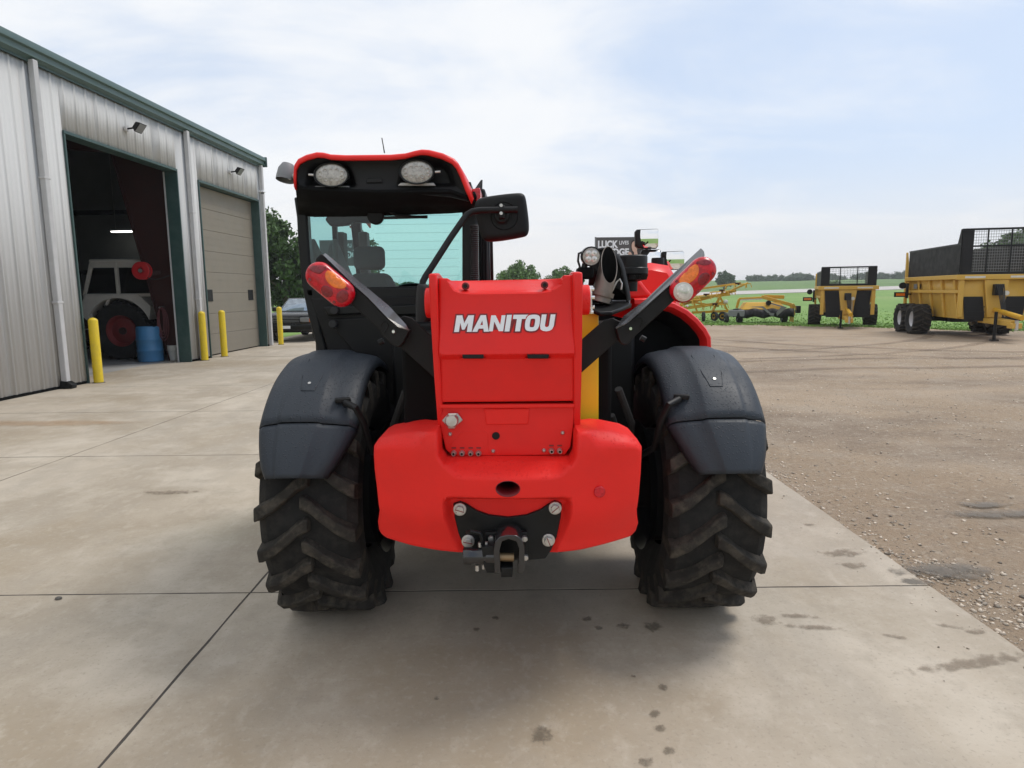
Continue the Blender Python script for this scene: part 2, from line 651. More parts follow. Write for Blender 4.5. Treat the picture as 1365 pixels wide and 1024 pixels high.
M['grey_cloth'] = mat('grey_trim_panel', (.16, .165, .17), .7, var=.15)
M['truck'] = mat('black_truck_paint', (.010, .010, .012), .3, var=.1, coat=.25, spec=.3)
M['rim_red'] = mat('faded_red_rim', (.26, .03, .028), .6, var=.2, dirt=(.1, .05, .04), dirt_amt=.4)
M['truck_glass'] = mat('dark_windshield_glass', (.30, .36, .42), .06, metal=.95, var=.1)
M['rim_white'] = mat('white_wheel_rim', (.6, .6, .62), .45, var=.1)
M['glass'] = glass('tinted_cab_glass', (.66, .90, .875))
M['glass_dark'] = glass('tractor_cab_glass', (.35, .37, .36))
M['board'] = mat('spreader_black_board', (.011, .011, .0115), .6, var=.3, scale=4, spec=.25, dirt=(.03, .028, .026), dirt_amt=.3)
M['bark'] = mat('tree_bark', (.10, .08, .06), .9, var=.3, bump=.5, bscale=20)


def leafmat(name, col, var=.45):
    m = bpy.data.materials.new(name)
    m.use_nodes = True
    t = m.node_tree
    b = t.nodes['Principled BSDF']
    b.inputs['Roughness'].default_value = .65
    b.inputs['Specular IOR Level'].default_value = .2
    g = t.nodes.new('ShaderNodeNewGeometry')
    co = t.nodes.new('ShaderNodeTexCoord')
    nz = t.nodes.new('ShaderNodeTexNoise')
    nz.inputs['Scale'].default_value = .9
    t.links.new(co.outputs['Object'], nz.inputs['Vector'])
    ad = t.nodes.new('ShaderNodeMath')
    ad.operation = 'ADD'
    t.links.new(g.outputs['Random Per Island'], ad.inputs[0])
    t.links.new(nz.outputs['Fac'], ad.inputs[1])
    mr = t.nodes.new('ShaderNodeMapRange')
    mr.inputs['From Min'].default_value, mr.inputs['From Max'].default_value = .3, 1.3
    mr.inputs['To Min'].default_value, mr.inputs['To Max'].default_value = 1 - var, 1 + var
    t.links.new(ad.outputs[0], mr.inputs['Value'])
    mx = t.nodes.new('ShaderNodeMix')
    mx.data_type = 'RGBA'
    mx.blend_type = 'MULTIPLY'
    mx.inputs['Factor'].default_value = 1
    mx.inputs['A'].default_value = (*col, 1)
    t.links.new(mr.outputs[0], mx.inputs['B'])
    t.links.new(mx.outputs['Result'], b.inputs['Base Color'])
    return m


M['leaf'] = leafmat('tree_leaves', (.105, .17, .052))
M['leaf_dark'] = leafmat('dark_tree_leaves', (.068, .112, .040))
M['leaf_far'] = leafmat('far_tree_leaves', (.085, .125, .07))
M['blade'] = leafmat('grass_blades', (.17, .29, .065), .35)


def ground_mat(name, cols, scales, rough=.85, bump=.3, bscale=40, bdist=.02, wet=0):
    """layered noise between several natural colours, in world space"""
    m = bpy.data.materials.new(name)
    m.use_nodes = True
    t = m.node_tree
    b = t.nodes['Principled BSDF']
    b.inputs['Roughness'].default_value = rough
    g = t.nodes.new('ShaderNodeNewGeometry')
    cur = None
    for i, (c, s_) in enumerate(zip(cols, scales)):
        if cur is None:
            rgb = t.nodes.new('ShaderNodeRGB')
            rgb.outputs[0].default_value = (*c, 1)
            cur = rgb.outputs[0]
            continue
        sc, lo, hi, amt = s_[:4]
        nz = t.nodes.new('ShaderNodeTexNoise')
        nz.inputs['Scale'].default_value = sc
        nz.inputs['Detail'].default_value = 8
        nz.inputs['Roughness'].default_value = .62
        mpn = t.nodes.new('ShaderNodeMapping')
        mpn.inputs['Location'].default_value = (i * 7.3, i * 3.1, i)
        if len(s_) > 4:
            mpn.inputs['Scale'].default_value = s_[4]
        t.links.new(g.outputs['Position'], mpn.inputs[0])
        t.links.new(mpn.outputs[0], nz.inputs['Vector'])
        mr = t.nodes.new('ShaderNodeMapRange')
        mr.inputs['From Min'].default_value, mr.inputs['From Max'].default_value = lo, hi
        mr.inputs['To Min'].default_value, mr.inputs['To Max'].default_value = 0, amt
        t.links.new(nz.outputs['Fac'], mr.inputs['Value'])
        mx = t.nodes.new('ShaderNodeMix')
        mx.data_type = 'RGBA'
        t.links.new(mr.outputs[0], mx.inputs['Factor'])
        t.links.new(cur, mx.inputs['A'])
        mx.inputs['B'].default_value = (*c, 1)
        cur = mx.outputs['Result']
    t.links.new(cur, b.inputs['Base Color'])
    bn = t.nodes.new('ShaderNodeTexNoise')
    bn.inputs['Scale'].default_value = bscale
    bn.inputs['Detail'].default_value = 7
    bn.inputs['Roughness'].default_value = .7
    t.links.new(g.outputs['Position'], bn.inputs['Vector'])
    bp = t.nodes.new('ShaderNodeBump')
    bp.inputs['Strength'].default_value = bump
    bp.inputs['Distance'].default_value = bdist
    t.links.new(bn.outputs['Fac'], bp.inputs['Height'])
    t.links.new(bp.outputs[0], b.inputs['Normal'])
    return m


M['concrete'] = ground_mat('weathered_concrete', [(.45, .385, .30), (.33, .275, .205), (.54, .475, .385), (.375, .325, .26), (.31, .245, .165), (.335, .285, .22), (.53, .465, .38), (.52, .465, .385), (.25, .212, .165)],
                           [None, (.6, .42, .58, .8), (1.5, .48, .62, .6), (2.2, .48, .62, .6, (1, .35, 1)), (.45, .52, .66, .7), (5.5, .52, .68, .5), (9, .54, .7, .4, (1, .6, 1)), (32, .54, .7, .3), (55, .56, .68, .45)],
                           rough=.72, bump=.22, bscale=120, bdist=.006)
M['joint'] = ground_mat('dark_joint_tone', [(.06, .052, .044), (.10, .085, .07)], [None, (4, .4, .7, 1)], bump=.2)  # dark colour stands in for the shade down the slab joints
M['gravel'] = ground_mat('compacted_gravel_yard', [(.325, .24, .16), (.40, .305, .215), (.20, .148, .105), (.345, .275, .205), (.48, .41, .32), (.12, .092, .066)],
                         [None, (.5, .44, .60, .8), (.3, .5, .64, .7, (1, 2.2, 1)), (1.6, .47, .62, .7), (22, .55, .66, .6), (30, .56, .68, .6)],
                         rough=.9, bump=.9, bscale=30, bdist=.03)
M['mud'] = ground_mat('dark_damp_patch', [(.10, .095, .085), (.17, .15, .125)], [None, (7, .45, .65, .9)], rough=.55, bump=.8, bscale=18, bdist=.03)
M['grass'] = ground_mat('mown_grass', [(.15, .27, .052), (.20, .32, .075), (.11, .21, .045), (.25, .30, .11)],
                        [None, (.12, .42, .62, .8), (1.2, .48, .7, .7), (.05, .55, .7, .5)], rough=.9, bump=.8, bscale=9, bdist=.06)
M['crop'] = ground_mat('crop_field', [(.13, .225, .06), (.085, .16, .05), (.17, .26, .075)],
                       [None, (.02, .42, .62, .8, (1, 4, 1)), (.3, .45, .7, .7)], rough=.95, bump=.8, bscale=3, bdist=.3)
M['road'] = ground_mat('pale_gravel_road', [(.50, .47, .44), (.42, .39, .36)], [None, (.3, .42, .65, .8)], rough=.9, bump=.3)
M['stone'] = leafmat('pebbles', (.42, .36, .29), .75)

# ================================================================== SETTING
def road_z(X):
    return 1.05 + np.clip((X - 46) * .02, -.5, 1.2)


def terrain_z(X, Y):
    X, Y = np.asarray(X, float), np.asarray(Y, float)
    rz_ = road_z(X)
    up1 = sstep(Y, 55, 108)
    hill = sstep(Y, 130, 420) * (3.9 + .006 * np.clip(X, -300, 400)) + sstep(Y, 420, 1500) * 3
    ripple = .25 * np.sin(X * .013 + 1) * np.sin(Y * .017) * sstep(Y, 120, 260)
    return -.034 + up1 * rz_ + hill + ripple


def spaced(a):
    return np.array(sorted(set(a)))


xs = spaced([s * v for s in (-1, 1) for v in list(range(0, 120, 4)) + list(range(120, 400, 14)) + list(range(400, 2100, 100))])
ys = spaced(list(range(-60, 0, 10)) + list(range(0, 140, 4)) + list(range(140, 460, 10)) + list(range(460, 2100, 80)))
rows = [[(x, y, float(terrain_z(x, y))) for x in xs] for y in ys]
ground = struct(MB().grid(rows).build('ground', M['grass'], recalc=False))

# crop field beyond the road, following the terrain
fx = np.linspace(-420, 520, 95)
fy = np.linspace(132, 620, 60)
struct(MB().grid([[(x, y, float(terrain_z(x, y)) + .10) for x in fx] for y in fy]).build('crop_field', M['crop'], recalc=False))
# pale road crossing behind the lawn
rx = np.linspace(-260, 420, 120)
struct(MB().grid([[(x, 104 + k * 10.5 + .02 * x, float(terrain_z(x, 104 + k * 10.5 + .02 * x)) + .05 + .42 * k) for x in rx] for k in (0, .35, .7, 1)])
       .build('road', M['road'], recalc=False))

# gravel yard: from the concrete edge out to an uneven grass edge
nz_ = [random.uniform(-1, 1) for _ in range(400)]


def wob(t):
    i = int(math.floor(t)) % 399
    f = t - math.floor(t)
    f = f * f * (3 - 2 * f)
    return nz_[i] * (1 - f) + nz_[i + 1] * f


def yard_edge(X):
    base = 31.8 - 6.8 * float(sstep(X, 10, 20)) - 1.5 * float(sstep(X, 20, 40))
    if X < 2.3:
        base = 33.0
    return base + .55 * wob(X * .8) + .28 * wob(X * 2.9 + 50)


gx = [2.20 + .16 * i for i in range(120)] + [21.4 + .5 * i for i in range(90)]
tt = np.concatenate([np.linspace(0, .5, 70), np.linspace(.5, 1, 71)[1:]])


def gz(x, y):
    return -.016 + .012 * math.sin(x * 1.7 + .6 * math.sin(y * .8)) * math.sin(y * 1.1 + x * .3) * min(1, (x - 2.2) / 1.5) + .008 * wob(x * 3 + y * 1.7) * min(1, (x - 2.2) / .8)


rows = []
for x in gx:
    ye = yard_edge(x)
    rows.append([(x, -8 + (ye + 8) * t, gz(x, -8 + (ye + 8) * t) if t < .99 else -.03) for t in tt])
struct(MB().grid(rows).build('gravel_yard', M['gravel'], recalc=True))

# concrete apron: a dark bedding sheet with slabs laid on it, its colour painting the shade of deep open joints
apron = bpy.data.objects.new('concrete_apron', None)
COL.objects.link(apron)
apron['kind'] = 'structure'
OFF[apron.name] = Vector((0, 0, 0))
bed = MB().box((-8.6, -8.2, -.06), (2.24, 30.2, -.0016))
bed.build('joint_bed', M['joint'], apron)
jx = [(-8.62, -8.62), (-4.72, -4.05), (-1.445, -1.46), (2.285, 2.262)]     # joint lines: X at Y=0, X at Y=25
jy = [-8.2, -5.2, -2.3, .35, 3.43, 6.58, 9.15, 11.78, 14.5, 17.3, 20.2, 23.2, 26.6, 30.2]


def lx(k, Y):
    return jx[k][0] + (jx[k][1] - jx[k][0]) * Y / 25.0


G = .007
for i in range(3):
    for j in range(len(jy) - 1):
        y0, y1 = jy[j] + G, jy[j + 1] - G
        n = 8
        def edge(a, b, m):
            return [(a[0] + (b[0] - a[0]) * t / m, a[1] + (b[1] - a[1]) * t / m) for t in range(m)]
        c = [(lx(i, y0) + G, y0), (lx(i + 1, y0) - G, y0), (lx(i + 1, y1) - G, y1), (lx(i, y1) + G, y1)]
        pl = []
        for k in range(4):
            for q in edge(c[k], c[(k + 1) % 4], 18):
                pl.append((q[0] + random.uniform(-.0022, .0022), q[1] + random.uniform(-.0022, .0022)))
        dz = random.uniform(-.0005, .0008)
        MB().prism([(q[0], q[1], -.10) for q in pl], (0, 0, .10 + dz)).build('concrete_slab', M['concrete'], apron, smooth=False)


# flat marks on the ground: soft-edged stains
def stain_mat(name, col, rough, sc=14, amt=.8, k=1.5):
    m = bpy.data.materials.new(name)
    m.use_nodes = True
    t = m.node_tree
    b = t.nodes['Principled BSDF']
    b.inputs['Base Color'].default_value = (*col, 1)
    b.inputs['Roughness'].default_value = rough
    at = t.nodes.new('ShaderNodeAttribute')
    at.attribute_name = 'soft'
    g = t.nodes.new('ShaderNodeNewGeometry')
    nz = t.nodes.new('ShaderNodeTexNoise')
    nz.inputs['Scale'].default_value = sc
    nz.inputs['Detail'].default_value = 6
    nz.inputs['Roughness'].default_value = .65
    t.links.new(g.outputs['Position'], nz.inputs['Vector'])
    ad = t.nodes.new('ShaderNodeMath')
    ad.operation = 'ADD'
    ad.operation = 'MULTIPLY_ADD'
    t.links.new(nz.outputs['Fac'], ad.inputs[0])
    ad.inputs[1].default_value = k
    t.links.new(at.outputs['Fac'], ad.inputs[2])
    mr = t.nodes.new('ShaderNodeMapRange')
    mr.interpolation_type = 'SMOOTHSTEP'
    mr.inputs['From Min'].default_value, mr.inputs['From Max'].default_value = .17 + .5 * k, 1.0 + .5 * k
    mr.inputs['To Min'].default_value, mr.inputs['To Max'].default_value = 0, amt
    t.links.new(ad.outputs[0], mr.inputs['Value'])
    t.links.new(mr.outputs[0], b.inputs['Alpha'])
    return m


M['oil'] = stain_mat('old_oil_spot', (.18, .15, .11), .5, 34, .55, 2.2)
M['dirt_mark'] = stain_mat('dried_mud_mark', (.23, .18, .13), .85, 20, .5, 3.2)
M['rust'] = stain_mat('rust_stain', (.42, .24, .10), .8, 3, .3)
M['rut'] = stain_mat('darker_wheel_track', (.23, .17, .12), .85, .7, .42)
M['patch'] = stain_mat('dark_damp_ground', (.16, .14, .115), .75, 7, .7, 2.8)


def blob(name, c, rx_, ry_, m, z=.0035, rot=0, parent=None):
    n = 28
    vs, a = [(c[0], c[1], z)], [1.0]
    for ring, s in ((.5, .75), (1.0, 0.0)):
        for k in range(n):
            t = 2 * PI * k / n
            q = 1 + .22 * wob(k * .9 + c[0] * 31) if ring == 1 else 1
            x, y = rx_ * ring * q * math.cos(t), ry_ * ring * q * math.sin(t)
            vs.append((c[0] + x * math.cos(rot) - y * math.sin(rot), c[1] + x * math.sin(rot) + y * math.cos(rot), z))
            a.append(s)
    fs = [(0, 1 + k, 1 + (k + 1) % n) for k in range(n)] + [(1 + k, 1 + n + k, 1 + n + (k + 1) % n, 1 + (k + 1) % n) for k in range(n)]
    mb = MB().add(vs, fs)
    o = mb.build(name, m, parent, recalc=False)
    at = o.data.attributes.new('soft', 'FLOAT', 'POINT')
    at.data.foreach_set('value', a)
    return o


def gpt(x, y):
    v = P(x, y, 1) - CAM
    t = -CAM_H / v.z
    return CAM + v * t


for px_, py_, rx_, ry_ in ((660, 824, .02, .02), (635, 840, .02, .02), (783, 826, .03, .022), (831, 835, .035, .03), (870, 836, .055, .042), (798, 838, .02, .02), (884, 917, .025, .022),
                           (873, 952, .028, .022), (880, 972, .022, .022), (892, 1002, .028, .02), (862, 1017, .03, .025), (722, 980, .04, .05), (844, 902, .012, .012), (582, 932, .014, .014)):
    p_ = gpt(px_, py_)
    blob('oil_spot', p_, rx_ * 1.25, ry_ * 1.35, M['oil'], parent=apron, rot=random.random())
for px_, py_, rx_, ry_, ro in ((1123, 738, .17, .07, .12), (1140, 755, .10, .06, 0), (1022, 828, .07, .07, .5), (1062, 822, .13, .025, -.1), (1085, 837, .17, .03, -.15), (1268, 836, .1, .02, -.3), (1195, 850, .07, .02, -.4),
                               (1300, 843, .06, .03, 0), (225, 657, .30, .07, 0), (1080, 700, .05, .03, 0), (1300, 885, .4, .05, .2)):
    p_ = gpt(px_, py_)
    blob('mud_mark', p_, rx_, ry_, M['dirt_mark'], parent=apron, rot=ro, z=.0052)
p_ = gpt(60, 565)
blob('rust_stain', p_, 1.6, .28, M['rust'], parent=apron, z=.0066)
p_ = gpt(78, 799)
MB().ball((p_.x, p_.y, .006), .016, 8, 6, (1.2, 1, .6)).build('dirt_clod', M['mud'], apron)

# ruts, damp patches and loose stones on the gravel
def ribbon(name, pts, wdt, m, z):
    vs, a, fs = [], [], []
    n = len(pts)
    for i, q in enumerate(pts):
        t = Vector(pts[min(i + 1, n - 1)]) - Vector(pts[max(i - 1, 0)])
        nrm = Vector((-t.y, t.x)).normalized()
        for k, s in ((-1, 0), (-.45, .7), (.45, .7), (1, 0)):
            X_, Y_ = q[0] + nrm.x * k * wdt / 2, q[1] + nrm.y * k * wdt / 2
            vs.append((X_, Y_, gz(X_, Y_) + z))
            a.append(s if 0 < i < n - 1 else 0)
    for i in range(n - 1):
        for k in range(3):
            fs.append((i * 4 + k, i * 4 + k + 1, i * 4 + k + 5, i * 4 + k + 4))
    o = MB().add(vs, fs).build(name, m, recalc=False)
    o.data.attributes.new('soft', 'FLOAT', 'POINT').data.foreach_set('value', a)
    return struct(o)


def arc(cx, cy, r_, a0, a1, n=60):
    return [(cx + r_ * math.cos(R(a0 + (a1 - a0) * i / n)), cy + r_ * math.sin(R(a0 + (a1 - a0) * i / n))) for i in range(n + 1)]


for args, wd in (((4.0, 30, 14.5, 275, 345), .45), ((4.0, 30, 12.7, 270, 350), .45), ((16, 26, 12.0, 190, 285), .5), ((16, 26, 10.1, 195, 290), .5), ((9, -10, 23.5, 60, 110), .5), ((9, -10, 25.3, 58, 112), .5), ((22, 3, 10.5, 120, 200), .4)):
    ribbon('wheel_track', arc(*args), wd, M['rut'], .012)
for (x_, y_), a_, b_ in (((1265, 760), .34, .16), ((1330, 685), .45, .14), ((1310, 672), .25, .1), ((1225, 775), .12, .06)):
    p_ = gpt(x_, y_)
    o = blob('damp_patch', p_, a_, b_, M['patch'], z=gz(p_.x, p_.y) + .016)
    struct(o)


def scatter_stones(n, fn, smin, smax, name, m, pw=3.2):
    c = fn(n)
    n = len(c)
    base = np.array([(1, 0, 0), (-.9, .1, 0), (0, 1, .05), (.1, -1, 0), (.05, 0, .8), (0, .1, -.7), (.6, .6, .45), (-.6, -.55, .4)])
    faces = np.array([(0, 6, 4), (6, 2, 4), (2, 1, 4), (1, 7, 4), (7, 3, 4), (3, 0, 4), (0, 2, 6), (0, 5, 2), (2, 5, 1), (1, 3, 7), (1, 5, 3), (3, 5, 0)])
    s = smin + (smax - smin) * rng.random(n) ** pw
    a = rng.random(n) * 2 * PI
    sq = rng.uniform(.55, 1.0, (n, 3))
    v = base[None] * sq[:, None, :] * s[:, None, None] + rng.normal(0, .08, (n, 8, 3)) * s[:, None, None]
    ca, sa = np.cos(a)[:, None], np.sin(a)[:, None]
    x = v[:, :, 0] * ca - v[:, :, 1] * sa + c[:, 0:1]
    y = v[:, :, 0] * sa + v[:, :, 1] * ca + c[:, 1:2]
    z = v[:, :, 2] * .75 + c[:, 2:3]
    V = np.stack([x, y, z], 2).reshape(-1, 3)
    Fc = (faces[None] + (np.arange(n) * 8)[:, None, None]).reshape(-1, 3)
    me = bpy.data.meshes.new(name)
    me.vertices.add(len(V))
    me.vertices.foreach_set('co', V.ravel())
    me.loops.add(len(Fc) * 3)
    me.loops.foreach_set('vertex_index', Fc.ravel().astype(np.int32))
    me.polygons.add(len(Fc))
    me.polygons.foreach_set('loop_start', np.arange(0, len(Fc) * 3, 3, dtype=np.int32))
    me.update()
    me.validate()
    me.materials.append(m)
    o = bpy.data.objects.new(name, me)
    COL.objects.link(o)
    o['kind'] = 'stuff'
    return o


def stone_pos(n):
    k = n // 3
    x1 = 2.28 + rng.exponential(.28, k)
    y1 = rng.uniform(1.5, 16, k)
    y2 = 1.6 + 18 * rng.random(n - k) ** 1.5
    x2 = 2.3 + (y2 * .95) * rng.random(n - k)
    x, y = np.concatenate([x1, x2]), np.concatenate([y1, y2])
    # leave patches barer than others
    pat = np.array([wob(a * 1.1 + 7) + wob(b * .9 + 90) + .6 * wob((a + b) * 2.1) for a, b in zip(x, y)])
    ok = (pat > -.35) | (rng.random(n) < .25)
    x, y = x[ok], y[ok]
    z = np.array([gz(a, b) for a, b in zip(x, y)]) + .001
    return np.stack([x, y, z], 1)


scatter_stones(30000, stone_pos, .004, .024, 'loose_stones', M['stone'])
# a few stones kicked onto the slab edge
scatter_stones(240, lambda n: np.stack([2.26 - rng.exponential(.10, n), rng.uniform(1.6, 12, n), np.full(n, .003)], 1), .003, .010, 'stray_pebbles', M['stone'])


# grass tufts along the yard edge
def grass_blades(n):
    x = np.concatenate([rng.uniform(3, 27, n // 2), rng.uniform(5, 40, n - n // 2)])
    e = np.array([yard_edge(a) for a in x])
    y = e + np.concatenate([rng.normal(0, .45, n // 2), rng.exponential(6, n - n // 2)])
    z = np.where(y < e, -.02, terrain_z(x, y))
    h = rng.uniform(.02, .075, n)
    wd = rng.uniform(.02, .05, n)
    a = rng.random(n) * PI
    lean = rng.normal(0, .05, (n, 2))
    dx, dy = np.cos(a) * wd, np.sin(a) * wd
    V = np.stack([np.stack([x - dx, y - dy, z], 1), np.stack([x + dx, y + dy, z], 1), np.stack([x + lean[:, 0], y + lean[:, 1], z + h], 1)], 1).reshape(-1, 3)
    me = bpy.data.meshes.new('grass_tufts')
    me.from_pydata(V.tolist(), [], np.arange(n * 3).reshape(-1, 3).tolist())
    me.materials.append(M['blade'])
    o = bpy.data.objects.new('grass_tufts', me)
    COL.objects.link(o)
    o['kind'] = 'stuff'


grass_blades(36000)


# ================================================================== BUILDING
RZB = -math.atan(.033)
BY = 20.95
bld = thing('workshop_building', 'light grey ribbed steel workshop with green eave and two tall vehicle doors', 'building', (-7.70 - .033 * (20.7 - BY), BY, 0), RZB)
D1 = (-8.66, -4.86, 4.50)
D2 = (-3.88, -.20, 4.42)
WT = 5.53


def rib_panel(y0, y1, z0, z1):
    """one sheet of ribbed cladding, ribs on a 0.305 m module"""
    mod = .305
    ys_ = [(y0, 0.0), (y1, 0.0)]
    k0 = math.ceil((y0 - .02) / mod)
    k = k0
    while k * mod < y1 - .03:
        c = k * mod
        if c > y0 + .03:
            ys_ += [(c - .022, 0), (c - .013, .018), (c + .013, .018), (c + .022, 0)]
            for m_ in (.10, .205):
                if c + m_ + .02 < y1:
                    ys_ += [(c + m_ - .02, 0), (c + m_ - .012, .003), (c + m_ + .012, .003), (c + m_ + .02, 0)]
        k += 1
    ys_ = sorted(set(ys_))
    rows_ = [[(x_, y_, z_) for y_, x_ in ys_] for z_ in (z0, z1)]
    return MB().grid(rows_)


def wall_run(y0, y1, z0, z1):
    n = max(1, round((y1 - y0) / .915))
    for i in range(n):
        a, b = y0 + (y1 - y0) * i / n, y0 + (y1 - y0) * (i + 1) / n
        rib_panel(a, b, z0, z1).build('wall_panel', M['wall'], bld, solid=.004, recalc=False, angle=20)


wall_run(-26.0, D1[0], .05, WT)
wall_run(D1[1], D2[0], .05, WT)
wall_run(D2[1], 0, .05, WT)
wall_run(D1[0], D1[1], D1[2] + .06, WT)
wall_run(D2[0], D2[1], D2[2] + .06, WT)
# other walls, liner and roof
for y_ in (-.012, -26.0):
    MB().prism([(-24, y_, 0), (-.012, y_, 0), (-.012, y_, 5.66), (-24, y_, 7.58)], (0, .11, 0)).build('end_wall', M['wall'], bld)
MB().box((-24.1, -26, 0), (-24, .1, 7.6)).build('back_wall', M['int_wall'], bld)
MB().prism([(.02, -26.05, 5.68), (-24.2, -26.05, 7.6), (-24.2, -26.05, 7.72), (.02, -26.05, 5.80)], (0, 26.2, 0)).build('roof', M['trim'], bld)
for y_ in (-.16, -25.85):
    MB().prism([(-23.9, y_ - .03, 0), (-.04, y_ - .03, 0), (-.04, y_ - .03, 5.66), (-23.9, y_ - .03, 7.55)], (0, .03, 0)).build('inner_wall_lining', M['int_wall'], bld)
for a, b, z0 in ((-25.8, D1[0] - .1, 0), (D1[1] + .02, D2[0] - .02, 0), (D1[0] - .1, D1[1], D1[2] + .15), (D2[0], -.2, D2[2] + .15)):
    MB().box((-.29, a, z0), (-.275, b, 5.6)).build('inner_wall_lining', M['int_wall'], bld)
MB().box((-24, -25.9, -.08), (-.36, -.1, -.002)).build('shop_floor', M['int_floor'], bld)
for a, b in ((-26, D1[0] - .02), (D1[1] + .02, D2[0] - .02), (D2[1] + .02, 0)):
    MB().box((-.05, a, .0), (.006, b, .05)).build('base_strip', M['black_deep'], bld)
# eave
MB().prism([(.03, -26.1, 5.50), (.10, -26.1, 5.545), (.14, -26.1, 5.55), (.14, -26.1, 5.645), (.19, -26.1, 5.66), (.19, -26.1, 5.755), (.18, -26.1, 5.772), (.022, -26.1, 5.80), (.022, -26.1, 5.51)],
           (0, 26.22, 0)).build('eave_trim', M['eave'], bld, bevel=.006)
MB().box((.042, -26.09, 5.47), (.05, .02, 5.515)).build('eave_lower_trim', M['trim'], bld)  # narrow dark green strip along the lower edge of the eave
MB().box((.03, .125, 5.50), (.215, .18, 5.80)).build('gutter_end', M['trim'], bld, bevel=.02)
# downspouts
for i, y_ in enumerate((-9.33, -4.42, -.045)):
    mb = MB().box((.032, y_ - .055, .09 if i == 0 else .02), (.135, y_ + .055, 5.52))
    ds = mb.build('downspout', M['downspout'], bld, bevel=.012)
    for z_ in (1.5, 3.6):
        MB().box((.03, y_ - .075, z_), (.139, y_ + .075, z_ + .035)).build('strap', M['downspout'], ds, bevel=.004)
    if i == 0:
        MB().prism([(.0, y_ - .07, .0), (.22, y_ - .07, 0), (.24, y_ - .07, .07), (.15, y_ - .07, .13), (.03, y_ - .07, .14)], (0, .14, 0)).build('boot', M['black'], ds, bevel=.012)
# door surrounds
for (y0, y1, zt) in (D1, D2):
    MB().box((-.27, y1 - .035, 0), (.034, y1, zt)).build('door_jamb', M['trim'], bld, bevel=.006)
    MB().box((-.27, y0, 0), (.034, y0 + .035, zt)).build('door_jamb', M['trim'], bld, bevel=.006)
    MB().box((-.27, y0, zt + .002), (.036, y1, zt + .058)).build('door_header', M['trim'], bld, bevel=.006)
# white edge trim deep inside the open door
MB().box((-.30, D1[1] - .05, 0), (-.272, D1[1] - .022, D1[2])).build('door_track', M['downspout'], bld)
# closed sectional door
dr = MB().box((-.262, D2[0] + .04, .005), (-.248, D2[1] - .04, .03)).build('sectional_door', M['black_deep'], bld)
for i in range(8):
    z0 = .03 + i * .547
    s_ = MB().box((-.258, D2[0] + .037, z0 + .002), (-.213, D2[1] - .037, z0 + .545)).build('door_section', M['door'], dr, bevel=.008)
for y_ in (D2[0] + .62, D2[1] - .48):
    mb = MB().box((-.212, y_ - .17, 1.45), (-.198, y_ + .17, 1.76))
    f_ = mb.build('door_window', M['black'], dr, bevel=.006)
mb = MB()
for z_ in (.29, .84, 1.39, 1.93, 2.48, 3.03, 3.57, 4.12):
    for q in (-.09, .09):
        mb.box((-.2125, D2[0] + .04, z_ + q - .006), (-.210, D2[1] - .04, z_ + q + .006))
mb.build('pressed_ribs', M['door'], dr)
# flood lights
for yy, zz in ((14.17 - BY, 5.02), (18.85 - BY, 4.97)):
    fl = MB().cyl((.028, yy, zz), (.075, yy, zz), .065, n=16).build('flood_light', M['downspout'], bld)
    MB().tube([(.07, yy, zz), (.15, yy + .01, zz + .01), (.20, yy + .02, zz + .02)], .018).build('bracket', M['black'], fl)
    mb = MB()
    c = Vector((.30, yy + .03, zz + .03))
    a, u2, v2 = Vector((.62, 0, .78)), Vector((0, 1, 0)), Vector((-.78, 0, .62))
    pts = [(-.11, -.13), (.11, -.13), (.11, .13), (-.11, .13)]
    top = [c + a * p[0] + u2 * p[1] - v2 * .04 for p in pts]
    bot = [c + a * p[0] * .6 + u2 * p[1] * .7 + v2 * .07 for p in pts]
    mb.add(top + bot, [(0, 1, 2, 3), (7, 6, 5, 4)] + [(i, i + 4, (i + 1) % 4 + 4, (i + 1) % 4) for i in range(4)])
    mb.build('lamp_head', M['black'], fl, bevel=.01)
    mb = MB()
    mb.add([c + a * p[0] * .85 + u2 * p[1] * .85 - v2 * .043 for p in pts], [(3, 2, 1, 0)])
    mb.build('lens', M['grey_lamp'], fl, recalc=False)
sc_ = MB().box((.02, -.16, 4.72), (.16, .03, 4.76)).build('security_camera', M['white'], bld, bevel=.006)
MB().ball((.10, -.06, 4.69), .05, 12, 8).build('camera_dome', M['black_gloss'], sc_)
# rigid frame column with tapered haunch
mb = MB()
yc = 16.52 - BY
mb.prism([(-.42, yc, 0), (-.72, yc, 0), (-1.75, yc, 5.05), (-.42, yc, 5.05)], (0, .018, 0))
mb.bar((-.72, yc + .009, 0), (-1.75, yc + .009, 5.05), .22, .02, (1, 0, .2))
mb.bar((-1.7, yc + .009, 5.3), (-14, yc + .009, 6.3), .22, .5, (0, 0, 1))
mb.build('frame_column', M['primer'], bld)
mb = MB()
mb.box((-23.9, -.235, 2.28), (-.4, -.19, 2.42))
mb.box((-23.9, -.235, 4.1), (-.4, -.19, 4.24))
mb.build('wall_girt', M['black_deep'], bld)

